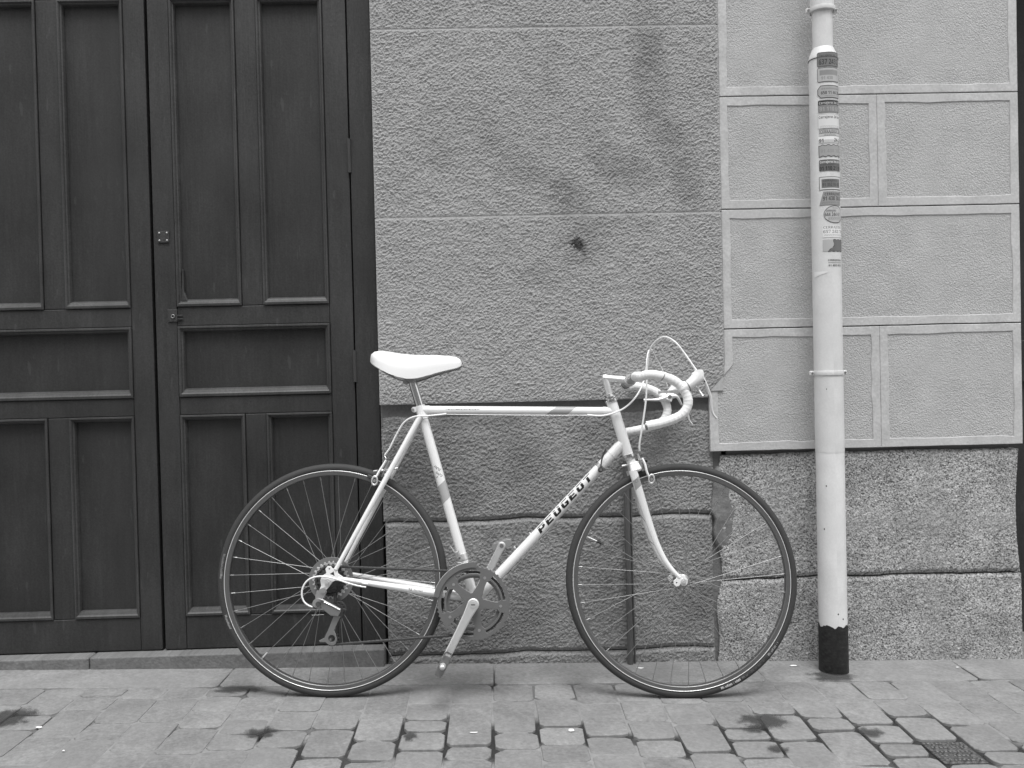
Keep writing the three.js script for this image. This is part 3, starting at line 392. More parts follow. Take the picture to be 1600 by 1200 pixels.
// ================================================================== pipes on the wall
{
  const R = 0.0435, zc = 0.098, foot = W(1300.5, 1050, zc), x = (W(1286, 90, zc).x + W(1301.5, 980, zc).x) / 2, y0 = groundY(x) - 0.01;
  const t = thing('drainpipe', 'thick pale drainpipe with a black tarred foot and a column of stickers', 'drainpipe', V(x, y0, zc));
  const yy = py => W(1290, py, zc + .03).y - y0;
  const lathe = (pts, n = 40) => { const g = new THREE.LatheGeometry(pts.map(p => new THREE.Vector2(...p)), n); const uv = g.attributes.uv, p = g.attributes.position; for (let i = 0; i < uv.count; i++) uv.setXY(i, uv.getX(i) * .28, p.getY(i)); return g; };
  const yTar = yy(979), yPaint = yy(706), ySh = yy(88), yNk = yy(74), yTop = 2.9;
  mesh('tarred_foot', (() => { const n = 72, g = new THREE.CylinderGeometry(R + .0012, R + .0016, yTar, n, 8, true).translate(0, yTar / 2, 0), p = g.attributes.position; for (let i = 0; i < p.count; i++) { const a = Math.atan2(p.getX(i), p.getZ(i)); if (p.getY(i) > yTar - .005) p.setY(i, yTar + .011 * pn(Math.cos(a) * 2.2, Math.sin(a) * 2.2, 141) + .0035 * pn(Math.cos(a) * 6, Math.sin(a) * 6, 142)); } return g; })(), M.tar, t);
  mesh('lower_pipe', lathe([[R - .0002, 0.0], [R - .0002, yPaint]]), M.pipeLow, t);
  mesh('pipe_sleeve', lathe([[R, yPaint - .004], [R + .0006, yPaint], [R, ySh - .012], [R - .0005, ySh - .003], [R + .001, ySh], [R - .003, ySh + .012], [R - .011, yNk + .004], [.031, yNk + .006]]), M.pipe, t);
  mesh('upper_pipe', lathe([[.0305, yNk - .02], [.0305, yTop]]), M.pipe, t);
  mesh('socket', lathe([[.031, yy(14)], [.034, yy(13)], [.034, yy(8)], [.036, yy(5)], [.036, yy(-40)], [.031, yy(-42)]]), M.pipe, t);
  mesh('collar_groove', new THREE.TorusGeometry(R + .0008, .0011, 6, 48).rotateX(Math.PI / 2).translate(0, ySh - .004, 0), M.steelDark, t);
  for (const [py, r, ew] of [[583, R, .014], [10, .036, .013]]) {
    const y = yy(py), c = mesh('clamp', lathe([[r + .0005, y - .007], [r + .003, y - .0065], [r + .003, y + .0065], [r + .0005, y + .007]]), M.pipe, t);
    for (const s of [-1, 1]) { mesh('ear', box(s > 0 ? r + .001 : -r - .001 - ew, s > 0 ? r + .001 + ew : -r - .001, y - .0075, y + .0075, -.012, .001, .003), M.pipe, c); mesh('bolt', rod(V(s * (r + ew * .6), y, -.002), V(s * (r + ew * .6), y, .005), .0035, 6), M.steelMid, c); }
    mesh('wall_tie', rod(V(0, y, -zc + .02), V(0, y, -r), .006, 8), M.pipe, c);
  }
  for (const [px, py] of [[1293, 608], [1293, 760], [1291, 828], [1310, 960], [1318, 968]]) { const q = W(px, py, zc + R); mesh('chip', new THREE.SphereGeometry(.0022, 6, 5).scale(1, 1.3, .4).translate(q.x - x, q.y - y0, Math.sqrt(Math.max(0, R * R - (q.x - x) ** 2)) - .0002), M.black, t); }
  // stickers, bent round the pipe (top and bottom rows of pixels, drawing)
  const F = (c, s, w = 'bold') => { c.font = `${w} ${s}px sans-serif`; c.textBaseline = 'middle'; };
  const rows = (c, y0, n, w, st, x0 = 20) => { c.fillStyle = st; for (let i = 0; i < n; i++) { let x = x0; while (x < x0 + w) { const l = 5 + (x * 7 + i * 13) % 14; c.fillRect(x, y0 + i * 9, l, 4); x += l + 4; } } };
  const rect = (c, x, y, w, h, r) => { c.beginPath(); c.roundRect ? c.roundRect(x, y, w, h, r) : c.rect(x, y, w, h); };
  const S = [
    [83, 106, c => { c.fillStyle = '#777'; rect(c, 4, 4, 248, 120, 14); c.fill(); c.strokeStyle = '#444'; c.lineWidth = 5; c.stroke(); c.fillStyle = '#333'; F(c, 26); c.fillText('Cerrajeros 24', 22, 32); F(c, 62); c.fillText('637 243 2', 18, 86, 225); }],
    [107, 130, c => { c.fillStyle = '#b4b4b4'; rect(c, 4, 4, 246, 120, 14); c.fill(); c.strokeStyle = '#555'; c.lineWidth = 5; c.stroke(); c.fillStyle = '#8f8f8f'; c.fillRect(26, 24, 200, 44); F(c, 40); c.fillStyle = '#8a8a8a'; c.fillText('91 438', 40, 92); }],
    [135, 155, c => { c.beginPath(); c.moveTo(34, 4); c.lineTo(250, 4); c.lineTo(250, 124); c.lineTo(34, 124); c.lineTo(4, 90); c.lineTo(4, 38); c.closePath(); c.fillStyle = '#a8a8a8'; c.fill(); c.strokeStyle = '#444'; c.lineWidth = 7; c.stroke(); rows(c, 28, 2, 190, '#666', 40); F(c, 44); c.fillStyle = '#3a3a3a'; c.fillText('658 11 46 30', 34, 74, 212); rows(c, 104, 1, 120, '#777', 70); }],
    [157, 178, c => { c.fillStyle = '#858585'; rect(c, 4, 4, 248, 120, 16); c.fill(); c.fillStyle = '#333'; c.fillRect(4, 10, 248, 42); F(c, 34); c.fillStyle = '#ccc'; c.fillText('Cerrajeros los 24', 14, 32, 232); F(c, 54); c.fillStyle = '#a5a5a5'; c.fillText('91 110 61', 18, 90, 220); }],
    [180, 202, c => { c.fillStyle = '#dcdcdc'; c.fillRect(2, 2, 252, 124); c.strokeStyle = '#888'; c.lineWidth = 2; c.strokeRect(2, 2, 252, 124); F(c, 34); c.fillStyle = '#3a3a3a'; c.fillText('Cerrajeros 24 hor', 8, 26, 244); rows(c, 104, 2, 210, '#aaa', 20); }],
    [203, 225, c => { c.fillStyle = '#c4c4c4'; c.fillRect(14, 2, 240, 60); c.fillStyle = '#eee'; c.fillRect(0, 66, 254, 34); c.fillStyle = '#c4c4c4'; c.fillRect(6, 96, 248, 30); c.strokeStyle = '#555'; c.lineWidth = 4; c.strokeRect(14, 4, 240, 34); F(c, 36); c.fillStyle = '#555'; c.fillText('CERRAJERIA 24', 20, 24, 232); rows(c, 46, 2, 120, '#666', 60); F(c, 46); c.fillStyle = '#333'; c.fillText('91', 8, 104); c.fillText('24 2', 160, 100); }],
    [227, 247, c => { c.beginPath(); c.moveTo(4, 8); for (let x = 4; x <= 250; x += 4) c.lineTo(x, 8 + 5 * Math.sin(x / 9)); for (let x = 250; x >= 4; x -= 4) c.lineTo(x, 118 + 5 * Math.sin(x / 9)); c.closePath(); c.fillStyle = '#a2a2a2'; c.fill(); c.strokeStyle = '#3a3a3a'; c.lineWidth = 6; c.stroke(); F(c, 46); c.fillStyle = '#929292'; c.fillText('91 438 30', 22, 66, 214); }],
    [250, 269, c => { c.fillStyle = '#666'; rect(c, 4, 4, 248, 120, 14); c.fill(); F(c, 34); c.fillStyle = '#ddd'; c.fillText('Cerrajeros los 24 h', 12, 28, 236); rows(c, 50, 2, 220, '#444', 16); F(c, 58); c.fillStyle = '#1c1c1c'; c.fillText('91 110 21 05', 8, 96, 240); }],
    [277, 298, c => { c.fillStyle = '#d2d2d2'; c.fillRect(2, 2, 250, 124); c.strokeStyle = '#444'; c.lineWidth = 5; c.strokeRect(4, 4, 246, 120); c.fillStyle = '#727272'; c.fillRect(26, 24, 204, 84); F(c, 26); c.fillStyle = '#4a4a4a'; c.fillText('CERRAJEROS', 40, 40); F(c, 42); c.fillText('91 352 95 05', 34, 78, 188); }],
    [300, 322, c => { c.beginPath(); c.moveTo(44, 4); c.lineTo(254, 4); c.lineTo(238, 124); c.lineTo(4, 124); c.closePath(); c.fillStyle = '#979797'; c.fill(); c.strokeStyle = '#666'; c.lineWidth = 3; c.stroke(); F(c, 34); c.fillStyle = '#444'; c.fillText('CERRAJERO', 52, 26, 190); F(c, 50); c.fillText('91 438 38 6', 36, 66, 210); rows(c, 96, 2, 200, '#777', 24); }],
    [322, 350, c => { c.beginPath(); c.ellipse(136, 64, 116, 60, 0, 0, 7); c.fillStyle = '#bdbdbd'; c.fill(); c.strokeStyle = '#555'; c.lineWidth = 5; c.stroke(); F(c, 20); c.fillStyle = '#444'; c.fillText('CERRAJERO', 40, 38, 196); F(c, 36); c.fillText('644 244 61', 26, 66, 222); rows(c, 84, 3, 150, '#777', 62); rows(c, 18, 1, 70, '#777', 104); }],
    [353, 372, c => { c.fillStyle = '#e6e6e6'; c.fillRect(2, 2, 252, 124); F(c, 36); c.font = 'bold 36px serif'; c.fillStyle = '#777'; c.fillText('CERRAJERO', 10, 22, 236); c.font = 'bold 46px serif'; c.fillText('657 242 70', 8, 66, 240); rows(c, 96, 2, 220, '#999', 16); }],
    [374, 395, c => { c.fillStyle = '#b5b5b5'; c.fillRect(4, 8, 110, 110); c.beginPath(); c.moveTo(110, 8); c.lineTo(254, 8); c.lineTo(254, 120); c.lineTo(50, 120); c.lineTo(116, 70); c.closePath(); c.fillStyle = '#6e6e6e'; c.fill(); c.strokeStyle = '#2c2c2c'; c.lineWidth = 6; c.setLineDash([26, 22]); c.stroke(); c.setLineDash([]); }],
    [402, 420, c => { F(c, 26); c.fillStyle = '#666'; c.fillText('CERRAJERIAS', 50, 38, 180); F(c, 30); c.fillText('91 402 00 8', 56, 96, 170); c.fillRect(54, 64, 170, 4); }],
  ];
  const n = S.length, atlas = canvasTex(256, 128 * n, c => S.forEach((s, i) => { c.save(); c.beginPath(); c.rect(0, i * 128, 256, 128); c.clip(); c.translate(0, i * 128); s[2](c); c.restore(); })), fm = film(atlas, .4);
  const th0 = -20.5 * Math.PI / 180;
  S.forEach(([pa, pb], i) => {
    const ya = yy(pb), yb = yy(pa), a0 = th0 - .42 + (i > 9 ? .16 : 0), a1 = a0 + 1.75, m = 14, pos = [], nor = [], uv = [], idx = [];
    for (let k = 0; k <= m; k++) for (let j = 0; j <= 1; j++) { const a = a0 + (a1 - a0) * k / m; pos.push((R + .0011) * Math.sin(a), j ? yb : ya, (R + .0011) * Math.cos(a)); nor.push(Math.sin(a), 0, Math.cos(a)); uv.push(k / m, 1 - (i + 1 - j) / n); }
    for (let k = 0; k < m; k++) { const a = 2 * k; idx.push(a, a + 2, a + 1, a + 2, a + 3, a + 1); }
    const g = new THREE.BufferGeometry(); g.setAttribute('position', new THREE.Float32BufferAttribute(pos, 3)); g.setAttribute('normal', new THREE.Float32BufferAttribute(nor, 3)); g.setAttribute('uv', new THREE.Float32BufferAttribute(uv, 2)); g.setIndex(idx);
    mesh('sticker', g, fm, t);
  });
  const scrap = []; for (let k = 0; k <= 6; k++) { const a = th0 - .95 + k * .17, h = .018 - .0024 * k; for (const j of [0, 1]) scrap.push((R + .0012) * Math.sin(a), yy(433) + (k * .0022) + j * h, (R + .0012) * Math.cos(a)); }
  const sg = new THREE.BufferGeometry(); sg.setAttribute('position', new THREE.Float32BufferAttribute(scrap, 3)); const si = []; for (let k = 0; k < 6; k++) si.push(2 * k, 2 * k + 2, 2 * k + 1, 2 * k + 2, 2 * k + 3, 2 * k + 1); sg.setIndex(si); sg.computeVertexNormals(); mesh('paper_remnant', sg, M.paper, t);
  // thin conduit behind the front wheel
  const cz = zS + .022, a = W(978, 718, cz), b = W(985, 1030, cz), c = thing('wall_conduit', 'narrow dark metal conduit running up the rough stone behind the bicycle', 'conduit', V(b.x, groundY(b.x), cz));
  mesh('pipe', sweep([V(0, -.01, 0), V((a.x - b.x) * .4, .25, .001), V((a.x - b.x) * .8, .5, -.001), V(a.x - b.x, a.y - groundY(b.x), 0)], .0095, { n: 24, m: 14 }), M.conduit, c);
  mesh('side_wire', sweep([V(.016, -.01, -.006), V(.014 + (a.x - b.x) * .4, .25, -.006), V(.014 + (a.x - b.x), a.y - groundY(b.x), -.006)], .0035, { n: 16, m: 8 }), M.conduit, c);
}

// ================================================================== the bicycle
const LEAN = 6.2 * Math.PI / 180, RAD = 0.3375;
const cR = G(516.5, 1089), cF = G(1067.5, 1090.5), e1 = cF.clone().sub(cR).normalize(), side = e1.clone().cross(GN).normalize();
const e2 = GN.clone().multiplyScalar(Math.cos(LEAN)).addScaledVector(side, -Math.sin(LEAN)), e3 = e1.clone().cross(e2), mid = cR.clone().lerp(cF, 0.5);
const bike = thing('road_bicycle', 'white road bicycle with drop handlebars leaning against the wall', 'bicycle', mid);
bike.quaternion.setFromRotationMatrix(new THREE.Matrix4().makeBasis(e1, e2, e3));
const half = cR.distanceTo(cF) / 2;
function B(px, py, w = 0) { const q = hit(px, py, e3, mid.clone().addScaledVector(e3, w)).sub(mid); return V(q.dot(e1), q.dot(e2), w); } // bicycle coordinates: along, up, across (towards the street)
const at = (p, w) => V(p.x, p.y, w), mir = p => V(p.x, p.y, -p.z);
const part = (name, g, m, parent = bike) => mesh(name, Array.isArray(g) ? merged(g) : g, m, parent);
const hubR = V(-half, RAD, 0), hubF = V(half, RAD, 0);

// ---- wheels
function tyreGeo(R, r) { const g = new THREE.TorusGeometry(R, r, 20, 144); const p = g.attributes.position; for (let i = 0; i < p.count; i++) { const q = Math.hypot(p.getX(i), p.getY(i)); if (q < R - r * .55) { const k = (R - r * .55) / q; p.setX(i, p.getX(i) * k); p.setY(i, p.getY(i) * k); } } return g; }
const rimProfile = [[.3165, -.0098], [.3165, -.0108], [.3155, -.0114], [.3055, -.0112], [.3035, -.0098], [.3022, -.006], [.3018, 0], [.3022, .006], [.3035, .0098], [.3055, .0112], [.3155, .0114], [.3165, .0108], [.3165, .0098], [.312, .006], [.312, -.006], [.3165, -.0098]];
const tyreG = tyreGeo(RAD - .0122, .0122), rimG = revolve(rimProfile, 160), rimEdgeG = new THREE.TorusGeometry(.3162, .0011, 8, 160).translate(0, 0, .0116);
function wheel(name, hub, fl, flR, turn, hubProfile) {
  const w = new THREE.Group(); w.name = name; w.position.copy(hub); bike.add(w);
  mesh('tyre', tyreG, M.tyre, w); mesh('rim', rimG, M.rim, w); mesh('rim_edge', rimEdgeG, M.bright, w); mesh('hub', revolve(hubProfile, 32), M.hubMetal, w);
  const Rr = .3035;
  for (let i = 0; i < 36; i++) {
    const s = i % 2, a = (i * 10 + turn) * Math.PI / 180, off = ((i >> 1) % 2 ? 1 : -1) * 66 * Math.PI / 180, f = fl[s], fa = a + off;
    const p0 = V(flR * Math.cos(fa), flR * Math.sin(fa), f + (i % 4 < 2 ? .002 : -.002)), p1 = V(Rr * Math.cos(a), Rr * Math.sin(a), Math.sign(f) * .002), d = p0.clone().sub(p1).normalize();
    mesh('spoke', merged([rod(p0, p1, .00095, 5), rod(p1, p1.clone().addScaledVector(d, .013), .0019, 6)]), M.spoke, w);
  }
  return w;
}
const fw_ = wheel('front_wheel', hubF, [-.033, .033], .0185, 3, [[.0001, -.052], [.0045, -.052], [.0045, -.043], [.009, -.043], [.01, -.036], [.0185, -.0355], [.019, -.031], [.013, -.029], [.0105, -.02], [.0105, .02], [.013, .029], [.019, .031], [.0185, .0355], [.01, .036], [.009, .043], [.0045, .043], [.0045, .056], [.0001, .056]]);
const rw_ = wheel('rear_wheel', hubR, [-.035, .0165], .0215, 8, [[.0001, -.066], [.0045, -.066], [.0045, -.05], [.01, -.05], [.012, -.038], [.0245, -.0375], [.025, -.0325], [.014, -.03], [.0125, -.02], [.0125, .008], [.015, .012], [.025, .0145], [.0245, .0185], [.012, .019], [.012, .052], [.0045, .053], [.0045, .07], [.0001, .07]]);
for (const [w, px, py, ex, ey] of [[fw_, 913, 836.5, 932, 838], [rw_, 405, 1034, 412, 1028]]) { // valves
  const c = w === fw_ ? hubF : hubR, p = B(px, py).sub(c), q = B(ex, ey).sub(c), d = p.clone().multiplyScalar(-1 / p.length()), s = p.clone().setLength(.303), L = Math.max(.02, q.distanceTo(p));
  const v = mesh('valve', rod(s, s.clone().addScaledVector(d, L), .0022, 8), M.alloy, w); if (w === fw_) mesh('valve_cap', rod(s.clone().addScaledVector(d, L - .002), s.clone().addScaledVector(d, L + .013), .0042, 8), M.black, w);
}
// printed marks on the tyre walls, too small to read in the photograph
function wallMarks(w, c, pxA, pyA, pxB, pyB, seedText, bright) {
  const a = B(pxA, pyA).sub(c), b = B(pxB, pyB).sub(c); let t0 = Math.atan2(a.y, a.x), t1 = Math.atan2(b.y, b.x); if (t1 - t0 > Math.PI) t1 -= 2 * Math.PI; if (t0 - t1 > Math.PI) t1 += 2 * Math.PI;
  const R = RAD - .0122, r = .0122, n = 30, m = 4, pos = [], uv = [], nor = [], idx = [];
  for (let i = 0; i <= n; i++) for (let j = 0; j <= m; j++) { const t = t0 + (t1 - t0) * i / n, ph = -.25 + j / m * .75, q = R + (r + .0003) * Math.sin(ph), z = (r + .0003) * Math.cos(ph); pos.push(q * Math.cos(t), q * Math.sin(t), z); nor.push(Math.cos(t) * Math.sin(ph), Math.sin(t) * Math.sin(ph), Math.cos(ph)); uv.push(i / n, j / m); }
  for (let i = 0; i < n; i++) for (let j = 0; j < m; j++) { const k = i * (m + 1) + j, l = k + m + 1; t1 > t0 ? idx.push(k, k + 1, l, l, k + 1, l + 1) : idx.push(k, l, k + 1, l, l + 1, k + 1); }
  const g = new THREE.BufferGeometry(); g.setAttribute('position', new THREE.Float32BufferAttribute(pos, 3)); g.setAttribute('normal', new THREE.Float32BufferAttribute(nor, 3)); g.setAttribute('uv', new THREE.Float32BufferAttribute(uv, 2)); g.setIndex(idx);
  mesh('tyre_print', g, film(canvasTex(1024, 32, c2 => { for (const [x0, x1, v, den] of bright) { let x = x0; let k = seedText; while (x < x1) { k = (k * 75 + 74) % 65537; const l = 5 + k % 10; c2.fillStyle = `rgba(${v},${v},${v},.9)`; if ((k % 100) / 100 < den) c2.fillRect(x, 5 + k % 5, l, 18 + k % 6); x += l + 2 + k % 3; } } }), .6), w);
}
wallMarks(fw_, hubF, 1125, 1081, 1219, 1003, 5, [[20, 300, 200, .95], [330, 430, 110, .6], [480, 760, 90, .6], [790, 1000, 150, .8]]);
wallMarks(rw_, hubR, 345, 863, 357, 985, 9, [[0, 260, 120, 1], [266, 330, 150, 1], [335, 800, 70, .85], [820, 1020, 150, .85]]);

// ---- freewheel
function toothed(r, teeth, depth) { const pts = []; for (let i = 0; i < teeth; i++) for (const [f, q] of [[-.32, -depth], [-.12, depth * .6], [.12, depth * .6], [.32, -depth]]) { const a = (i + f) / teeth * 2 * Math.PI; pts.push({ x: (r + q) * Math.cos(a), y: (r + q) * Math.sin(a) }); } return pts; }
mesh('spoke_protector', plate(circle(0, 0, .0655, 56), .0205, .0012, [circle(0, 0,   .026, 24).reverse()], .0003), M.hubMetal, rw_);
[[.0525, 26, .0235], [.0455, 22, .029], [.0395, 19, .0345], [.0345, 17, .040], [.0300, 15, .0455]].forEach(([r, n, z]) => mesh('sprocket', plate(toothed(r, n, .0035), z, .0022, [circle(0, 0, r * .55, 20).reverse()], .0003), z < .025 ? M.alloy : M.steelDark, rw_));
mesh('freewheel_body', revolve([[.0165, .022], [.024, .024], [.024, .047], [.0165, .049], [.012, .05]], 24), M.steelDark, rw_);

// ---- frame
const BBc = at(B(739.3, 944.6, .079), 0), ST = B(655.8, 634, 0), HT0 = B(955.3, 627, 0), HT1 = B(981.6, 712, 0), DTt = B(971, 694, 0), TT0 = B(656, 640.8, 0), TT1 = B(957.5, 642.8, 0);
const tubes = { seat: [ST, BBc, .0143], top: [TT0, TT1, .0129], down: [DTt, BBc, .0146], head: [HT0, HT1, .0162] };
const seatTube = part('seat_tube', rod(...tubes.seat.slice(0, 2), tubes.seat[2], 28), M.paint), topTube = part('top_tube', rod(TT0, TT1, .0129, 28), M.paint), downTube = part('down_tube', rod(DTt, BBc, .0146, 28), M.paint), headTube = part('head_tube', rod(HT0, HT1, .0162, 28), M.paint);
const axisS = HT0.clone().sub(HT1).normalize();
part('bottom_bracket_shell', [rod(at(BBc, -.035), at(BBc, .035), .0205, 24)], M.paint);
const along = (a, b, t0, t1, r, m = 28) => rod(a.clone().lerp(b, t0), a.clone().lerp(b, t1), r, m);
part('seat_lug', [along(ST, BBc, 0, .07, .0158), along(TT0, TT1, .0, .05, .0142), rod(B(647, 640, -.012), B(647, 640, .012), .0085, 16)], M.paint);
part('seat_bolt', rod(B(645, 640.5, .011), B(645, 640.5, .0165), .0052, 6), M.alloyDull);
part('head_lug', along(TT1, TT0, 0, .05, .0140), M.paint); part('head_lug', along(DTt, BBc, .015, .07, .0158), M.paint);
const stayN = [B(657, 650, .0165), B(524.5, 890, .063)], chN = [B(529, 904, .0625), B(727, 933.5, .024)];
for (const f of [p => p, mir]) { part('seat_stay', sweep(stayN.map(f), t => .0086 - .0026 * t * t, { n: 8, m: 16 }), M.paint); part('chain_stay', sweep([f(chN[0]), f(chN[0].clone().lerp(chN[1], .5)), f(chN[1])], t => .0062 + .0052 * Math.min(1, t * 1.6), { n: 10, m: 16 }), M.paint); }
part('brake_bridge', rod(at(B(606, 742), -.03), at(B(606, 742), .03), .006, 12), M.paint);
const px2 = (list, w) => list.map(([a, b]) => B(a, b, w));
{
  const o = px2([[508.5, 889], [512, 884.5], [517, 884.5], [520, 888.5], [526, 887], [528.5, 896], [537, 902], [536, 908.5], [524, 907], [519, 910], [515, 916], [510, 922], [507, 929], [501, 929.5], [498.5, 923], [502, 915], [500.5, 907], [503, 900], [510, 895.5]], .063), h = px2([[515.5, 897], [521.5, 893], [523.2, 900.5]], .063).reverse();
  const e = B(514.8, 888.7, .063);
  part('dropout', plate(o, .0605, .005, [h, circle(e.x, e.y, .0032, 10).reverse()]), M.paint); part('dropout', plate(o, -.0655, .005, [h]), M.paint);
  const ax = at(hubR, .066); part('axle_nut', [rod(ax, at(hubR, .072), .0085, 6), rod(at(hubR, .072), at(hubR, .077), .0045, 10)], M.alloy); part('axle_nut', rod(at(hubR, -.072), at(hubR, -.066), .0085, 6), M.alloy);
  part('derailleur_cable_stop', [rod(B(566, 911, .075), B(575, 912.5, .075), .004, 8)], M.paint);
}
// ---- fork
{
  const cr = B(990.3, 729.5, 0), steerBot = HT1.clone().addScaledVector(axisS, -.006), fork = new THREE.Group(); fork.name = 'fork'; bike.add(fork);
  const ang = Math.atan2(axisS.y, axisS.x) - Math.PI / 2;
  const crown = new RoundedBoxGeometry(.0335, .031, .084, 3, .0075); { const p = crown.attributes.position; for (let i = 0; i < p.count; i++) { const y = p.getY(i); if (y > .004) { p.setX(i, p.getX(i) * .86); p.setZ(i, p.getZ(i) * .8); } } crown.computeVertexNormals(); }
  crown.rotateZ(ang); crown.translate(cr.x, cr.y, 0); mesh('crown', crown, M.paint, fork);
  mesh('steerer', rod(HT1, cr, .0135, 20), M.paint, fork);
  const pts = [[988.8, 735, .034], [996, 758, .0345], [1003.5, 782, .036], [1011, 806, .038], [1018.5, 829, .041], [1028, 854, .044], [1040, 877, .047], [1052, 892.5, .049], [1062, 902.5, .05]].map(a => B(...a));
  for (const f of [p => p, mir]) mesh('fork_blade', sweep(pts.map(f), t => [.0098 - .0042 * t, .0128 - .0068 * t], { n: 40, m: 20 }), M.paint, fork);
  const o = px2([[1058, 898], [1064, 897], [1070, 900.5], [1074.5, 906], [1074, 912], [1070, 916], [1066, 915.5], [1063.5, 912], [1061, 915.5], [1056.5, 916.5], [1052.5, 913], [1052.5, 907.5], [1056, 904.5]], .051), e = B(1057, 910.3, .051);
  mesh('dropout', plate(o, .0485, .005, [circle(e.x, e.y, .0033, 10).reverse()]), M.paint, fork); mesh('dropout', plate(o, -.0535, .005, []), M.paint, fork);
  const a = B(1068, 908.3, .054); mesh('axle_nut', merged([rod(a, at(a, .0615), .0085, 6), rod(at(a, .0615), at(a, .067), .0045, 10)]), M.alloy, fork); mesh('axle_nut', rod(at(a, -.062), at(a, -.0535), .0085, 6), M.alloy, fork);
  // printed film on the blade
  const t = canvasTex(128, 256, (c, w, h) => { c.fillStyle = '#9a9a9a'; c.beginPath(); c.moveTo(0, 70); c.lineTo(w, 0); c.lineTo(w, 180); c.lineTo(0, 256); c.fill(); c.strokeStyle = '#666'; c.lineWidth = 9; c.beginPath(); c.ellipse(60, 86, 26, 26, 0, 0.5, 5.6); c.stroke(); c.fillStyle = '#666'; c.fillRect(70, 80, 16, 10); });
  const A = pts[0], Bp = pts[3], d0 = A.distanceTo(B(996.5, 746, .04)), g = (() => { const n = 10, m = 8, pos = [], uv = [], idx = [], C = new THREE.CatmullRomCurve3(pts, false, 'centripetal'); for (let i = 0; i <= n; i++) for (let j = 0; j <= m; j++) { const t0 = .055 + .105 * i / n, p = C.getPoint(t0), tg = C.getTangent(t0), b = V(0, 0, 1).addScaledVector(tg, -tg.z).normalize(), cc = tg.clone().cross(b), an = -1.15 + 2.1 * j / m, ra = .0098 - .0042 * t0 + .0003, rb = .0128 - .0068 * t0 + .0003; const q = p.clone().addScaledVector(b, ra * Math.cos(an)).addScaledVector(cc, rb * Math.sin(an)); pos.push(q.x, q.y, q.z); uv.push(1 - j / m, 1 - i / n); } for (let i = 0; i < n; i++) for (let j = 0; j < m; j++) { const k = i * (m + 1) + j, l = k + m + 1; idx.push(k, k + 1, l, l, k + 1, l + 1); } const g = new THREE.BufferGeometry(); g.setAttribute('position', new THREE.Float32BufferAttribute(pos, 3)); g.setAttribute('uv', new THREE.Float32BufferAttribute(uv, 2)); g.setIndex(idx); g.computeVertexNormals(); return g; })();
  mesh('fork_decal', g, film(t), fork);
}
// ---- headset, stem
{
  const p = (k) => HT0.clone().addScaledVector(axisS, k), q = k => HT1.clone().addScaledVector(axisS, k);
  part('lower_headset', [rod(q(-.0045), q(.0035), .0195, 28), rod(q(-.012), q(-.0055), .0165, 28, .0185)], M.chrome); part('upper_headset', [rod(p(-.002), p(.0045), .0198, 28), rod(p(.0045), p(.009), .0155, 28, .0145), rod(p(.009), p(.0135), .0185, 28), rod(p(.0135), p(.022), .0165, 6)], M.chrome);
  const s0 = p(.015), s1 = B(945.2, 588.5, 0), x1 = B(984, 594.5, 0);
  const sec = (a, b, r, r2) => sweep([a, b], t => [r, r2], { n: 1, m: 20 });
  part('stem', [sec(s0, s1, .0111, .0111), sec(B(941.8, 590.4, 0), x1, .0115, .0112), rod(at(x1, -.021), at(x1, .021), .0178, 24), rod(s1.clone().addScaledVector(axisS, -.002), s1.clone().addScaledVector(axisS, .0055), .0108, 20, .0085)], M.alloy);
  part('stem_bolt', rod(s1.clone().addScaledVector(axisS, .004), s1.clone().addScaledVector(axisS, .008), .0045, 6), M.steelMid);
}
// ---- handlebar
const clampP = B(984.5, 595, 0);
const HB = .178;
const barPx = [[1002, 588.5, HB - .013], [1012, 585.5, HB - .004], [1030, 587, HB], [1048, 592.5, HB], [1062, 601.5, HB], [1072, 615, HB], [1075, 631, HB], [1068, 645.5, HB], [1054, 654, HB], [1033, 661, HB], [1010.5, 665.5, HB]].map(a => B(...a));
{
  const centre = [at(clampP, -.13), clampP, at(clampP, .13)];
  part('handlebar', [sweep([at(clampP, -.13), at(clampP, .13)], t => .0119 + (Math.abs(t - .5) < .16 ? .0012 : 0), { n: 40, m: 20 })], M.alloyDull);
  for (const f of [p => p, mir]) {
    const pts = [f(at(clampP, .118)), f(at(clampP, .136).lerp(barPx[0], .3)), ...barPx.map(f)]; if (f === mir) pts.push(f(barPx[10].clone().addScaledVector(barPx[10].clone().sub(barPx[9]).normalize(), .022)));
    const wrap = sweep(pts, t => .0129 + .0007 * Math.max(0, Math.sin(t * 190)) ** 3 + .0003 * Math.sin(t * 61), { n: 190, m: 20 });
    const tp = part('bar_tape', wrap, M.tape); const e = pts[pts.length - 1], e0 = pts[pts.length - 2], d = e.clone().sub(e0).normalize();
    mesh('bar_plug', rod(e.clone().addScaledVector(d, -.002), e.clone().addScaledVector(d, .004), .0118, 18), M.steelMid, tp);
    for (const [i, k] of [[2, .95], [3, .2]]) { const a = f(barPx[i].clone().lerp(barPx[i + 1] || barPx[i], k)); }
  }
  // dark frayed tape ends beside the clamp and one gap on the near ramp
  for (const s of [-1, 1]) part('tape_end', rod(at(clampP, s * .115), at(clampP, s * .119), .0136, 20), M.steelDark);
  const a = barPx[2].clone().lerp(barPx[3], .35), d = barPx[3].clone().sub(barPx[2]).normalize();
  part('tape_gap', [sweep([-1.2, -.6, 0, .6, 1.3].map((q, i) => a.clone().addScaledVector(d, .006 * q).add(V(0, .0134 * Math.sin(q), .0134 * Math.cos(q)))), .0012, { n: 10, m: 6 })], M.steelMid);
}
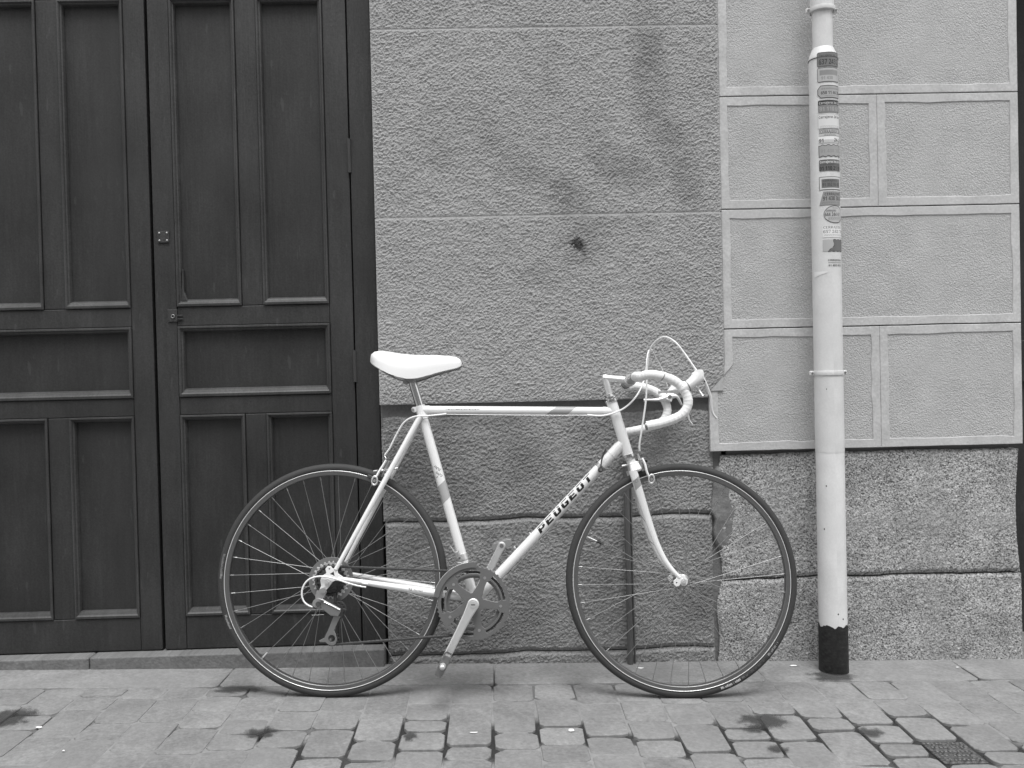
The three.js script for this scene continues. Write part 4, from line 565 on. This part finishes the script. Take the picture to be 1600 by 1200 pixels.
// ---- brake levers with hoods and extension levers
const hoodPx = [[1067, 606.5, HB], [1075, 602, HB], [1082.5, 596.5, HB], [1089, 590, HB], [1091.5, 584, HB], [1091.5, 578, HB]].map(a => B(...a));
const bladePx = [[1094, 584, HB], [1100, 593.5, HB], [1105.5, 606, HB], [1110.5, 621, HB], [1111.8, 636, HB], [1114.5, 647, HB], [1120, 654, HB]].map(a => B(...a));
const extPivot = B(1046, 620, -HB + .02), extEnd = B(1006, 625.5, -HB + .028);
for (const f of [p => p, mir]) {
  const lv = new THREE.Group(); lv.name = 'brake_lever'; bike.add(lv);
  mesh('hood', sweep(hoodPx.map(f), t => [.0145 - .003 * t, .0185 - .0042 * Math.sin(Math.min(1, t / .62) * Math.PI) - (t > .7 ? (t - .7) * .026 : 0)], { n: 30, m: 20 }), M.hood, lv);
  mesh('hood_seam', sweep([f(hoodPx[0].clone().lerp(hoodPx[1], .86)), f(hoodPx[0].clone().lerp(hoodPx[1], 1))], [.0148, .0178], { n: 1, m: 20 }), M.steelMid, lv);
  mesh('clip_band', sweep([f(barPx[4].clone().lerp(barPx[5], .35)), f(barPx[4].clone().lerp(barPx[5], .5))], .0143, { n: 2, m: 20 }), M.hood, lv);
  mesh('blade', sweep(bladePx.map(f), t => [.0055 - .001 * t, .0048 - .0018 * t], { n: 40, m: 12 }), M.alloy, lv);
  mesh('pivot_bolt', rod(f(B(1101, 596, HB - .008)), f(B(1101, 596, HB + .009)), .0026, 8), M.steelDark, lv);
  const g = f === mir ? p => p : mir, mm = p => f(V(p.x, p.y, -p.z)), P = mm(extPivot), E = mm(extEnd), mid2 = P.clone().lerp(E, .45).add(V(0, -.004, 0)), tip = P.clone().add(V(.04, -.024, (f === mir ? -1 : 1) * .012));
  mesh('extension_lever', merged([sweep([E, E.clone().lerp(P, .12), mid2, P, P.clone().add(V(.022, .001, 0)), tip], t => [.0045, .0035 + .0052 * Math.exp(-(((t - .62) / .2) ** 2)) + (t < .08 ? .002 : 0)], { n: 36, m: 12 })]), M.alloy, lv);
  mesh('extension_bolt', rod(P.clone().add(V(0, 0, f === mir ? .004 : -.004)), P.clone().add(V(0, 0, f === mir ? .009 : -.009)), .0062, 12), M.steelMid, lv);
  mesh('lever_body', sweep([P.clone().add(V(-.004, -.012, 0)), P.clone().lerp(f(hoodPx[2]), .35), f(hoodPx[2])], [.008, .011], { n: 8, m: 14 }), M.hood, lv);
}
// ---- cables
const cable = (list, r = .0026, m = M.cable, name = 'brake_cable') => part(name, sweep(list.map(a => B(...a)), r, { n: list.length * 7, m: 8 }), m);
cable([[1090, 581, HB], [1084, 573, HB - .003], [1078, 564, HB - .007], [1070.8, 554, HB - .015], [1058, 537.5, .155], [1046, 528.5, .13], [1036.5, 526.7, .11], [1025.5, 532.5, .09], [1018, 542, .075], [1013.5, 556, .062], [1010.8, 580, .052], [1010.3, 600, .05], [1009.3, 625, .046], [1002.5, 673, .04], [999, 697, .036], [999.5, 705, .033]], .0027);
cable([[1043, 604, -.172], [1036.5, 581, -.16], [1027, 562, -.14], [1018.5, 546.5, -.095]], .0013);
cable([[1018.5, 546.5, -.095], [1013.5, 549, -.05], [1011, 562, -.025], [1009.5, 580, -.008], [1005.5, 596, .004], [999.5, 610.5, .014], [989.5, 625, .022], [977, 636.5, .0255], [962.5, 644, .0255], [941.7, 649.4, .02], [917.7, 648.4, .016]], .0027);
cable([[697.5, 646.9, .0145], [682, 648.6, .017], [665, 650, .0225], [647.5, 651.2, .0225], [632.5, 659, .02], [620, 678, .016], [608.5, 701, .013], [601.5, 711, .011]], .0027);
cable([[918, 648.8, .015], [800, 648.5, .0145], [697, 647.4, .0145]], .0008, M.wire, 'cable_wire');
cable([[572, 917.5, .074], [560, 915.5, .0745], [545, 911.5, .0745], [524, 904.5, .0745], [508, 901, .0745], [494, 901.2, .0745], [482, 906, .0745], [474, 916, .0745], [471.5, 929, .0745], [475, 940, .0745], [482, 946, .0745], [489, 948.8, .073]], .0026, M.cable, 'derailleur_cable');
cable([[934.5, 744.5, .008], [880, 803, .008], [829, 859.5, .008], [785, 908, .008]], .0008, M.wire, 'cable_wire');
// ---- printed marks on the tubes
{
  const L = BBc.distanceTo(DTt), A = BBc.clone(), along_ = (px, py) => B(px, py).sub(A).dot(DTt.clone().sub(A).normalize());
  const t = canvasTex(1024, 128, (c, w, h) => {
    c.fillStyle = c.strokeStyle = '#161616'; c.lineJoin = 'miter'; const word = 'PEUGEOT'; let x = 16;
    const H = 128, S = .2; // slanted block letters with a thin line split off along their tops
    const Lt = { P: [[0, 0, 34, 100], [34, 72, 70, 100], [66, 40, 100, 100], [34, 30, 84, 52]], E: [[0, 0, 34, 100], [34, 72, 96, 100], [34, 40, 84, 60], [34, 0, 96, 26]], U: [[0, 14, 34, 100], [10, 0, 92, 26], [66, 14, 100, 100]], G: [[0, 14, 34, 90], [12, 74, 96, 100], [10, 0, 92, 26], [66, 14, 100, 56], [50, 40, 100, 58]], O: [[0, 14, 34, 88], [12, 76, 90, 100], [12, 0, 90, 26], [66, 14, 100, 88]], T: [[0, 74, 100, 100], [34, 0, 68, 80]] };
    for (const ch of word) { for (const [a, b0, d, e0] of Lt[ch]) { const q = (px, py) => [x + px * 1.12 + (py) * S, H - 8 - py * 1.12]; c.beginPath(); c.moveTo(...q(a, b0)); c.lineTo(...q(d, b0)); c.lineTo(...q(d, e0)); c.lineTo(...q(a, e0)); c.closePath(); c.fill(); } x += 141; }
    c.globalCompositeOperation = 'destination-out'; c.fillRect(0, 24, w, 13); c.globalCompositeOperation = 'source-over';
  });
  const s0 = along_(842, 834), s1 = along_(929, 743);
  mesh('lettering', tubePatch(A, DTt, .0149, s0, s1, -.55, 1.02), film(t), downTube);
  // shifter cable casing marks and seat tube bands
  const dS = ST.clone().sub(BBc).normalize(), sS = (px, py) => B(px, py).sub(BBc).dot(dS);
  const band = canvasTex(512, 128, (c, w, h) => { // u runs up the tube
    c.fillStyle = '#a8a8a8'; c.beginPath(); c.moveTo(30, 0); c.lineTo(110, h); c.lineTo(300, h); c.lineTo(225, 0); c.closePath(); c.fill();
    c.strokeStyle = '#8e8e8e'; c.lineWidth = 5; for (let k = 0; k < 12; k++) { const x = 345 + (k % 6) * 22, y = 42 + (k * 29) % 44; c.beginPath(); c.ellipse(x, y, 7 + k % 4, 9, k, 0, 5); c.stroke(); } });
  mesh('band_decal', tubePatch(BBc, ST, .0146, sS(700, 792), sS(677, 722), -1.5, 1.5, 18), film(band), seatTube);
  const dT = TT1.clone().sub(TT0).normalize(), sT = px => B(px, 641.5).sub(TT0).dot(dT);
  const tb = canvasTex(256, 128, (c, w, h) => { c.fillStyle = '#a2a2a2'; c.beginPath(); c.moveTo(90, 0); c.lineTo(250, 0); c.lineTo(165, h); c.lineTo(5, h); c.closePath(); c.scale(-1, 1); c.translate(-w, 0); c.fill(); });
  mesh('band_decal', tubePatch(TT0, TT1, .0132, sT(848), sT(905), -1.5, 1.5, 18), film(canvasTex(256, 128, (c, w, h) => { c.fillStyle = '#a2a2a2'; c.beginPath(); c.moveTo(5, h); c.lineTo(150, h); c.lineTo(250, 0); c.lineTo(110, 0); c.closePath(); c.fill(); })), topTube);
  const script = canvasTex(512, 64, c => { c.strokeStyle = '#7d7d7d'; c.lineWidth = 5; let k = 3; for (let x = 10; x < 490; x += 17) { k = (k * 75 + 74) % 65537; c.beginPath(); c.ellipse(x, 36, 5 + k % 4, 8 + k % 5, .5, k % 3, 3.8 + k % 3); c.stroke(); if (k % 3 === 0) c.strokeRect(x, 12 + k % 9, 2, 26); } });
  mesh('script_decal', tubePatch(TT0, TT1, .0132, sT(697), sT(751), -.12, .55), film(script), topTube);
  mesh('script_decal', tubePatch(chN[0], chN[1], .0117, chN[0].distanceTo(B(636, 919, .045)), chN[0].distanceTo(B(662, 924, .04)), -.3, .6), film(canvasTex(128, 32, c => { c.font = 'bold 26px sans-serif'; c.fillStyle = '#777'; c.fillText('12', 10, 25); c.fillStyle = '#aaa'; for (let k = 0; k < 7; k++) c.fillRect(52 + k * 10, 10 + k % 3 * 2, 6, 10); })), bike);
  for (const [px, py] of [[789.5, 888], [829, 835], [805, 857]]) { const p = B(px, py, 0); part('bottle_boss', rod(p.clone(), p.clone().add(V(-.004, .006, 0)), .003, 8), M.alloy); }
  const cl = B(786, 891, .004); part('cable_guide', along(BBc, DTt, .14, .155, .0162), M.paint);
}
// ---- gear levers on the down tube
{
  const p = B(937.5, 734, .0), t = new THREE.Group(); t.name = 'gear_levers'; bike.add(t);
  mesh('lever_band', along(DTt, BBc, .138, .156, .0154), M.alloyDull, t);
  for (const s of [1, -1]) { const a = at(p, s * .021), e = B(946.5, 702, s * .026); mesh('lever', merged([rod(at(p, s * .015), at(p, s * .023), .008, 18), sweep([a, a.clone().lerp(e, .5).add(V(-.004, 0, 0)), e], t2 => [.0015, .0019 + .001 * t2], { n: 10, m: 10 })]), M.steelDark, t); mesh('lever_bolt', rod(at(p, s * .023), at(p, s * .0285), .0042, 12), M.chrome, t); }
}
// ---- saddle and post
{
  const post0 = B(644, 594, 0); part('seat_post', [rod(post0, ST.clone().lerp(BBc, .03), .0129, 24)], M.chrome);
  part('saddle_clamp', [rod(at(B(643, 592, 0), -.022), at(B(643, 592, 0), .022), .0135, 16), rod(at(B(634, 597, 0), -.02), at(B(634, 597, 0), .02), .007, 12)], M.alloyDull);
  const S = [[579, 561, 564.5, .012], [581.5, 554, 568.5, .042], [587, 550.2, 573, .06], [596, 548.8, 578.5, .07], [608, 550, 584.5, .0735], [622, 552.4, 589.5, .07], [636, 554, 592.3, .06], [650, 554.8, 591.8, .048], [666, 555, 588, .037], [684, 555.2, 582.8, .029], [702, 556.3, 578.3, .0245], [713, 558, 575.7, .022], [719, 561.5, 573, .0175], [721.3, 566, 570.5, .007]];
  const m = 22, pos = [], idx = [];
  S.forEach(([px, yt, yb, hw]) => { const T = B(px, yt, 0), D = B(px, yb, hw * .8); for (let k = 0; k <= m; k++) { const a = (k / m - .5) * Math.PI, s = Math.sin(a), c = Math.max(0, Math.cos(a)), w = hw * Math.sign(s) * Math.abs(s) ** .85, v = D.y + (T.y - D.y) * c ** .62 * (1 - .05 * Math.exp(-((s / .22) ** 2)) * 0); pos.push(T.x + (D.x - T.x) * (1 - c), v, w); } });
  const row = m + 1; for (let i = 0; i + 1 < S.length; i++) for (let k = 0; k < m; k++) { const a = i * row + k; idx.push(a, a + row, a + 1, a + 1, a + row, a + row + 1); }
  const caps = (i, dir) => { for (let k = 1; k + 1 <= m; k++) dir > 0 ? idx.push(i * row, i * row + k, i * row + k + 1) : idx.push(i * row, i * row + k + 1, i * row + k); }; caps(0, 1); caps(S.length - 1, -1);
  const g = new THREE.BufferGeometry(); g.setAttribute('position', new THREE.Float32BufferAttribute(pos, 3)); g.setIndex(idx); g.computeVertexNormals(); g.setAttribute('uv', new THREE.Float32BufferAttribute(new Float32Array(pos.length / 3 * 2), 2));
  const sd = new THREE.Group(); sd.name = 'saddle'; bike.add(sd); mesh('cover', g, M.saddle, sd);
  const edge = s => S.map(([px, yt, yb, hw]) => { const D = B(px, yb, hw * .8); return V(D.x, D.y + .0005, s * hw * .97); });
  for (const s of [1, -1]) mesh('edge_trim', sweep(edge(s), .0015, { n: 60, m: 8 }), M.saddleBase, sd);
  const bp = [], bi = []; S.forEach(([px, yt, yb, hw]) => { const D = B(px, yb, hw * .8); bp.push(D.x, D.y + .003, -hw * .96, D.x, D.y + .003, hw * .96); }); for (let i = 0; i + 1 < S.length; i++) bi.push(2 * i, 2 * i + 1, 2 * i + 2, 2 * i + 1, 2 * i + 3, 2 * i + 2);
  const bg = new THREE.BufferGeometry(); bg.setAttribute('position', new THREE.Float32BufferAttribute(bp, 3)); bg.setIndex(bi); bg.computeVertexNormals(); mesh('base', bg, M.saddleBase, sd);
  for (const s of [1, -1]) mesh('rail', sweep([B(606, 580, 0), B(622, 590, 0), B(645, 590.5, 0), B(672, 585, 0), B(700, 574, 0)].map((p, i) => at(p, s * [.03, .021, .021, .018, .01][i])), .0035, { n: 20, m: 8 }), M.chrome, sd);
  const rv = B(587, 567, .05); mesh('rivet', new THREE.SphereGeometry(.0022, 8, 6).translate(rv.x, rv.y, .05), M.steelDark, sd);
}
// ---- cranks, chainrings, chain
const crankDir = (() => { const p = B(694, 1036.5, .155); return p.sub(at(BBc, .155)).setZ(0).normalize(); })();
{
  const cs = new THREE.Group(); cs.name = 'crankset'; bike.add(cs);
  const arm = (dir, s) => { const n = V(-dir.y, dir.x, 0), E = BBc.clone().addScaledVector(dir, .1705), pts = [], a0 = Math.atan2(dir.y, dir.x); for (let k = 0; k <= 12; k++) { const a = a0 + Math.PI / 2 + Math.PI * k / 12; pts.push({ x: BBc.x + .0168 * Math.cos(a), y: BBc.y + .0168 * Math.sin(a) }); } for (const [q, w] of [[.035, -.0128], [.09, -.0112], [.15, -.0108]]) pts.push({ x: BBc.x + dir.x * q + n.x * w, y: BBc.y + dir.y * q + n.y * w }); for (let k = 0; k <= 10; k++) { const a = a0 - Math.PI / 2 + Math.PI * k / 10; pts.push({ x: E.x + .0118 * Math.cos(a), y: E.y + .0118 * Math.sin(a) }); } for (const [q, w] of [[.15, .0108], [.09, .0112], [.035, .0128]]) pts.push({ x: BBc.x + dir.x * q + n.x * w, y: BBc.y + dir.y * q + n.y * w }); return plate(pts, s > 0 ? .068 : -.082, .014, [], .0028); };
  mesh('crank_arm', arm(crankDir, 1), M.alloy, cs); mesh('crank_arm', arm(crankDir.clone().negate(), -1), M.alloy, cs);
  mesh('crank_bolt', rod(at(BBc, .079), at(BBc, .0835), .0092, 20), M.alloy, cs); mesh('bolt_slot', box(-.006, .006, -.0013, .0013, 0, .001, .0002).translate(BBc.x, BBc.y, .0832), M.steelDark, cs);
  const far = BBc.clone().addScaledVector(crankDir, -.1705); mesh('pedal_eye', rod(at(far, -.069), at(far, -.0668), .0062, 14), M.steelMid, cs);
  mesh('bottom_axle', rod(at(BBc, -.075), at(BBc, .075), .0085, 16), M.steelMid, cs);
  const P = (r, deg) => ({ x: BBc.x + r * Math.cos(deg * Math.PI / 180), y: BBc.y + r * Math.sin(deg * Math.PI / 180) });
  const holes = [], slots = []; for (let k = 0; k < 5; k++) { const c = 30 + 72 * k; const h = []; h.push(P(.0295, c + 6)); h.push(P(.042, c + 19)); h.push(P(.058, c + 26)); h.push(P(.070, c + 27.5)); for (let i = 0; i <= 8; i++) h.push(P(.0785, c + 23 - 46 * i / 8)); h.push(P(.070, c - 27.5)); h.push(P(.058, c - 26)); h.push(P(.042, c - 19)); h.push(P(.0295, c - 6)); holes.push(h.reverse()); const s = []; for (let i = 0; i <= 10; i++) s.push(P(.0935, c - 24 + 48 * i / 10)); for (let i = 0; i <= 10; i++) s.push(P(.0845, c + 24 - 48 * i / 10)); slots.push(s.reverse()); }
  const big = toothed(.1055, 52, .0018).map(p => ({ x: p.x + BBc.x, y: p.y + BBc.y }));
  mesh('large_chainring', plate(big, .0495, .0042, [...holes, ...slots], .0007), M.ring, cs);
  const small = toothed(.0865, 42, .0018).map(p => ({ x: p.x + BBc.x, y: p.y + BBc.y }));
  mesh('small_chainring', plate(small, .0405, .003, [circle(BBc.x, BBc.y, .0705, 40).reverse()], .0005), M.ring, cs);
  for (let k = 0; k < 5; k++) { const q = P(.078, 66 + 72 * k); mesh('chainring_bolt', rod(V(q.x, q.y, .04), V(q.x, q.y, .0545), .0042, 10), M.alloyDull, cs); }
  // pedals
  for (const s of [1, -1]) {
    const E = BBc.clone().addScaledVector(crankDir, s * .1705), d = s > 0 ? crankDir.clone() : V(.94, .3, 0).normalize(), n = V(-d.y, d.x, 0), pd = new THREE.Group(); pd.name = 'pedal'; bike.add(pd);
    const c = E.clone().addScaledVector(d, s > 0 ? .004 : 0), z = q => s * q, Q = (a, b, w) => c.clone().addScaledVector(d, a).addScaledVector(n, b).setZ(z(w));
    const bar = (p, q, r) => sweep([p, q], r, { n: 1, m: 4 }), mm = s > 0 ? M.steelMid : M.alloyDull;
    mesh('spindle', rod(at(E, z(.082)), at(c, z(.165)), .0062, 12), M.steelMid, pd);
    mesh('barrel', merged([rod(Q(0, 0, .1), Q(0, 0, .152), .0135, 16, .0115)]), mm, pd);
    mesh('dust_cap', merged([rod(Q(0, 0, .152), Q(0, 0, .163), .0098, 16, .0085), new THREE.SphereGeometry(.0085, 14, 8).translate(Q(0, 0, .163).x, Q(0, 0, .163).y, z(.163))]), s > 0 ? M.alloy : M.steelDark, pd);
    for (const q of [-1, 1]) { const pl = new THREE.Shape(); mesh('cage_plate', merged([bar(Q(q * .026, -.0085, .096), Q(q * .026, -.0085, .158), [.002, .0022]), bar(Q(q * .026, .0085, .096), Q(q * .026, .0085, .158), [.002, .0022]), bar(Q(q * .026, -.009, .12), Q(q * .026, .009, .12), .0035), bar(Q(q * .026, -.009, .14), Q(q * .026, .009, .14), .0035)]), mm, pd); }
    const hull = [[-.031, -.0075], [-.022, -.0115], [.022, -.0115], [.031, -.0075], [.031, .0075], [.022, .0115], [-.022, .0115], [-.031, .0075]].map(([a, b]) => Q(a, b, 0));
    mesh('end_plate', plate(s > 0 ? hull : hull, s > 0 ? .148 : -.152, .004, [], .0008), mm, pd); mesh('end_plate', plate(hull, s > 0 ? .094 : -.098, .003, [], .0008), mm, pd);
  }
  // chain: links along its path round the small ring, a sprocket and the two jockey wheels
  const j1 = B(527, 953, .05), j2 = B(518, 998, .05), path = [], arc = (c, r, a0, a1, n) => { for (let i = 0; i <= n; i++) { const a = a0 + (a1 - a0) * i / n; path.push(V(c.x + r * Math.cos(a), c.y + r * Math.sin(a), 0)); } };
  const D = Math.PI / 180; arc(BBc, .087, -88 * D, 86 * D, 26); arc(hubR, .0405, 84 * D, 292 * D, 18); arc(j1, .0205, 112 * D, -30 * D, 10); arc(j2, .0195, 130 * D, 272 * D, 10);
  path.push(path[0].clone()); let acc = 0; const links = []; let alt = 0;
  for (let i = 0; i + 1 < path.length; i++) { const a = path[i], b = path[i + 1], l = a.distanceTo(b), ang = Math.atan2(b.y - a.y, b.x - a.x); while (acc < l) { const p = a.clone().lerp(b, acc / l), t = p.x < -.15 ? 1 : (BBc.x - p.x > .05 ? (p.x + .15) / (BBc.x + .10) : 1), w = .0355 + .0065 * smooth(hubR.x, BBc.x, p.x); for (const s of [-1, 1]) { const g = new THREE.CapsuleGeometry(.0036, .0082, 2, 6); g.scale(1, 1, .25); g.rotateZ(Math.PI / 2 + ang); g.translate(p.x, p.y, w + s * (alt ? .0032 : .0021)); links.push(g); } alt = 1 - alt; acc += .0127; } acc -= l; }
  part('chain', merged(links), M.steelDark);
}
// ---- derailleurs
{
  const rd = new THREE.Group(); rd.name = 'rear_derailleur'; bike.add(rd);
  const kn = B(496, 942, .07); mesh('upper_knuckle', merged([rod(at(kn, .058), at(kn, .079), .0125, 18), rod(at(B(505, 923, .07), .062), at(B(505, 923, .07), .073), .0075, 14), plate(px2([[500, 920], [508, 917], [511, 925], [503, 940], [493, 938], [493, 929]], .066), .066, .004)]), M.alloyDull, rd);
  mesh('cable_clamp', merged([rod(B(497, 944, .076), B(497, 944, .083), .0075, 8), rod(B(489, 948.5, .073), B(494, 949.5, .074), .0042, 8), rod(B(503, 940, .075), B(503, 940, .084), .0045, 6)]), M.steelDark, rd);
  mesh('link_plate', plate(px2([[497, 935], [504, 936], [532, 951], [533.5, 955], [529, 963], [517, 962], [503, 951]], .0765), .0745,   .005, [], .0016), M.hubMetal, rd);
  mesh('link_edge', sweep(px2([[506.5, 940.5], [519, 946.5], [531, 953]], .081), .0022, { n: 8, m: 8 }), M.chrome, rd);
  mesh('lower_knuckle', rod(at(B(532, 957, .07), .056), at(B(532, 957, .07), .079), .0095, 16), M.black, rd);
  const e = B(518, 997.5, .06);
  mesh('cage', plate(px2([[522, 961], [533, 961], [521.5, 985], [524.5, 991], [526.5, 999], [524.5, 1006], [520, 1009], [513.5, 1007.5], [508.5, 1003.5], [500, 1003.5], [498.5, 1001], [507, 996.5], [512, 986]], .066), .0635, .0025, [circle(e.x + .0015, e.y + .001, .0108, 16).reverse()], .0006), M.hubMetal, rd);
  for (const [px, py] of [[527, 953], [518, 998]]) { const c = B(px, py, .05); mesh('jockey_wheel', plate(toothed(.0185, 11, .003).map(p => ({ x: p.x + c.x, y: p.y + c.y })), .034, .006, [circle(c.x, c.y, .004, 8).reverse()], .0008), M.steelDark, rd); mesh('jockey_bolt', rod(at(c, .03), at(c, .066), .0035, 8), M.steelMid, rd); }
  mesh('cable_tail', rod(B(487, 961, .072), B(506, 960.3, .06), .0011, 6), M.chrome, rd);
  const fd = new THREE.Group(); fd.name = 'front_derailleur'; bike.add(fd);
  const D = Math.PI / 180, cage = (w, r0, r1) => { const o = []; for (let i = 0; i <= 14; i++) { const a = (86 + 84 * i / 14) * D; o.push({ x: BBc.x + r1 * Math.cos(a), y: BBc.y + r1 * Math.sin(a) }); } for (let i = 14; i >= 0; i--) { const a = (86 + 84 * i / 14) * D; o.push({ x: BBc.x + r0 * Math.cos(a), y: BBc.y + r0 * Math.sin(a) }); } return plate(o, w, .0016, [], .0003); };
  mesh('cage_plate', cage(.0565, .101, .1165), M.steelMid, fd); mesh('cage_plate', cage(.0345, .101, .1165), M.steelMid, fd);
  mesh('cage_edge', sweep(Array.from({ length: 9 }, (_, i) => { const a = (98 + 70 * i / 8) * D; return V(BBc.x + .1165 * Math.cos(a), BBc.y + .1165 * Math.sin(a), .057); }), .0013, { n: 30, m: 6 }), M.chrome, fd);
  mesh('clamp_band', along(ST, BBc, .765, .795, .0162), M.alloy, fd);
  mesh('link_arm', merged([plate(px2([[710.5, 862], [716.5, 860.5], [720, 871], [714, 874]], .03), .022, .022, [], .002), plate(px2([[715, 878], [722, 878], [722, 884], [715, 885]], .05), .04, .018, [], .001)]), M.alloyDull, fd);
  mesh('link_arm', rod(B(703.5, 853, .028), B(710, 863, .028), .0021, 8), M.chrome, fd); mesh('link_bolt', rod(B(718, 872, .03), B(718, 872, .05), .0032, 8), M.chrome, fd);
}
// ---- brakes: side-pull calipers
function caliper(name, arm1, arm2, pad, shoe, bolt, top, piv) {
  const c = new THREE.Group(); c.name = name; bike.add(c);
  mesh('arm', sweep(arm1.map(a => B(...a)), t => [.0035, .0042 - .0006 * t], { n: 20, m: 10 }), M.alloy, c);
  mesh('arm', sweep(arm2.map(a => B(...a)), t => [.0035, .0042 - .0006 * t], { n: 20, m: 10 }), M.alloyDull, c);
  mesh('arm', sweep(arm1.map(a => mir(B(...a)).add(V(.004, -.004, 0))), .0036, { n: 20, m: 8 }), M.alloyDull, c);
  const p = B(...pad), g = new THREE.TorusGeometry(.0092, .0026, 8, 18); g.scale(.85, 1.35, 1); g.rotateZ(-.1); g.translate(p.x, p.y, p.z); const ad = mesh('pad_holder', g, M.alloy, c); mesh('pad_bolt', rod(at(p, p.z - .008), at(p, p.z + .004), .0044, 8), M.alloyDull, ad);
  for (const s of [1, -1]) { const q = B(shoe[0], shoe[1], .02); mesh('brake_shoe', new RoundedBoxGeometry(.034, .010, .009, 1, .002).rotateZ(shoe[2]).translate(q.x, q.y, s * .018), M.steelDark, c); }
  const b0 = B(bolt[0], bolt[1], 0), b1 = B(bolt[2], bolt[3], 0); mesh('centre_bolt', rod(b0, b1, .0034, 10), M.alloy, c); mesh('bolt_nut', rod(b1, b1.clone().lerp(b0, -.12), .0062, 8), M.alloy, c);
  for (const q of top) mesh('adjuster', rod(B(...q[0]), B(...q[1]), q[2], 8), q[3] || M.chrome, c);
}
caliper('front_brake', [[1003.5, 716, .014], [1008, 726, .022], [1011, 738, .029], [1015, 746, .033]], [[998, 713, .026], [1000, 722, .022], [1004, 733, .014], [1004, 742, -.01]], [1018, 748.5, .036], [1022, 746, .3], [972, 728, 1004, 721], [[[996, 708.5, .032], [999.5, 718, .028], .0036], [[1001, 718.5, .0], [1010, 718.5, .0], .0055, M.alloyDull], [[1006.5, 719, .01], [1011, 719, .01], .0062, M.black], [[1003.5, 735, .02], [1006, 734, .024], .0032]]);
caliper('rear_brake', [[603.5, 719, .018], [598, 728, .022], [592.5, 736.5, .027], [588.5, 744, .032]], [[606, 723, .012], [602.5, 731, .014], [600, 738, .018], [597, 745, .012]], [585.2, 751, .036], [582, 747, -.42], [622, 731.5, 598, 735], [[[603.5, 717, .02], [601.5, 712.5, .014], .0034], [[584, 736, .022], [589.5, 735.5, .026], .0036], [[601, 737.5, .02], [603.5, 736.5, .026], .0032]]);

// ================================================================== litter
const scrapG = (rx, rz, s) => { const n = 9, pos = [0, .003, 0], idx = []; for (let i = 0; i < n; i++) { const a = i / n * 2 * Math.PI, q = .75 + .5 * Math.abs(pn(Math.cos(a) * 2 + s, Math.sin(a) * 2, 151)); pos.push(rx * q * Math.cos(a), .001 + .004 * Math.abs(pn(i * 1.7, s, 152)), rz * q * Math.sin(a)); } for (let i = 0; i < n; i++) idx.push(0, 1 + (i + 1) % n, 1 + i); const g = new THREE.BufferGeometry(); g.setAttribute('position', new THREE.Float32BufferAttribute(pos, 3)); g.setIndex(idx); g.computeVertexNormals(); return g; };
for (const [px, py, rx, rz, label] of [[893, 1142.5, .009, .0115, 'small white paper scrap lying on a paving stone between the wheels'], [1240, 1041.5, .014, .008, 'torn white paper scrap lying between the front wheel and the drainpipe'], [1000, 1045, .014, .007, 'crumpled pale scrap lying on the slab behind the front wheel'], [61, 1138, .010, .006, 'pale scrap lying beside the dark earth in front of the door'], [740, 1146, .012, .004, 'thin pale scrap lying on a paving stone below the pedal'], [1496, 1044, .005, .004, 'tiny white crumb on the slab beside the granite wall'], [99, 1175, .004, .004, 'tiny pale crumb on the paving well in front of the door']]) {
  const o = mesh('paper_scrap', scrapG(rx, rz, px), M.paper); o.position.copy(G(px, py)).addScaledVector(GN, .0012); tag(o, label, 'litter', 'scraps on the pavement');
}
renderer.render(scene, camera);
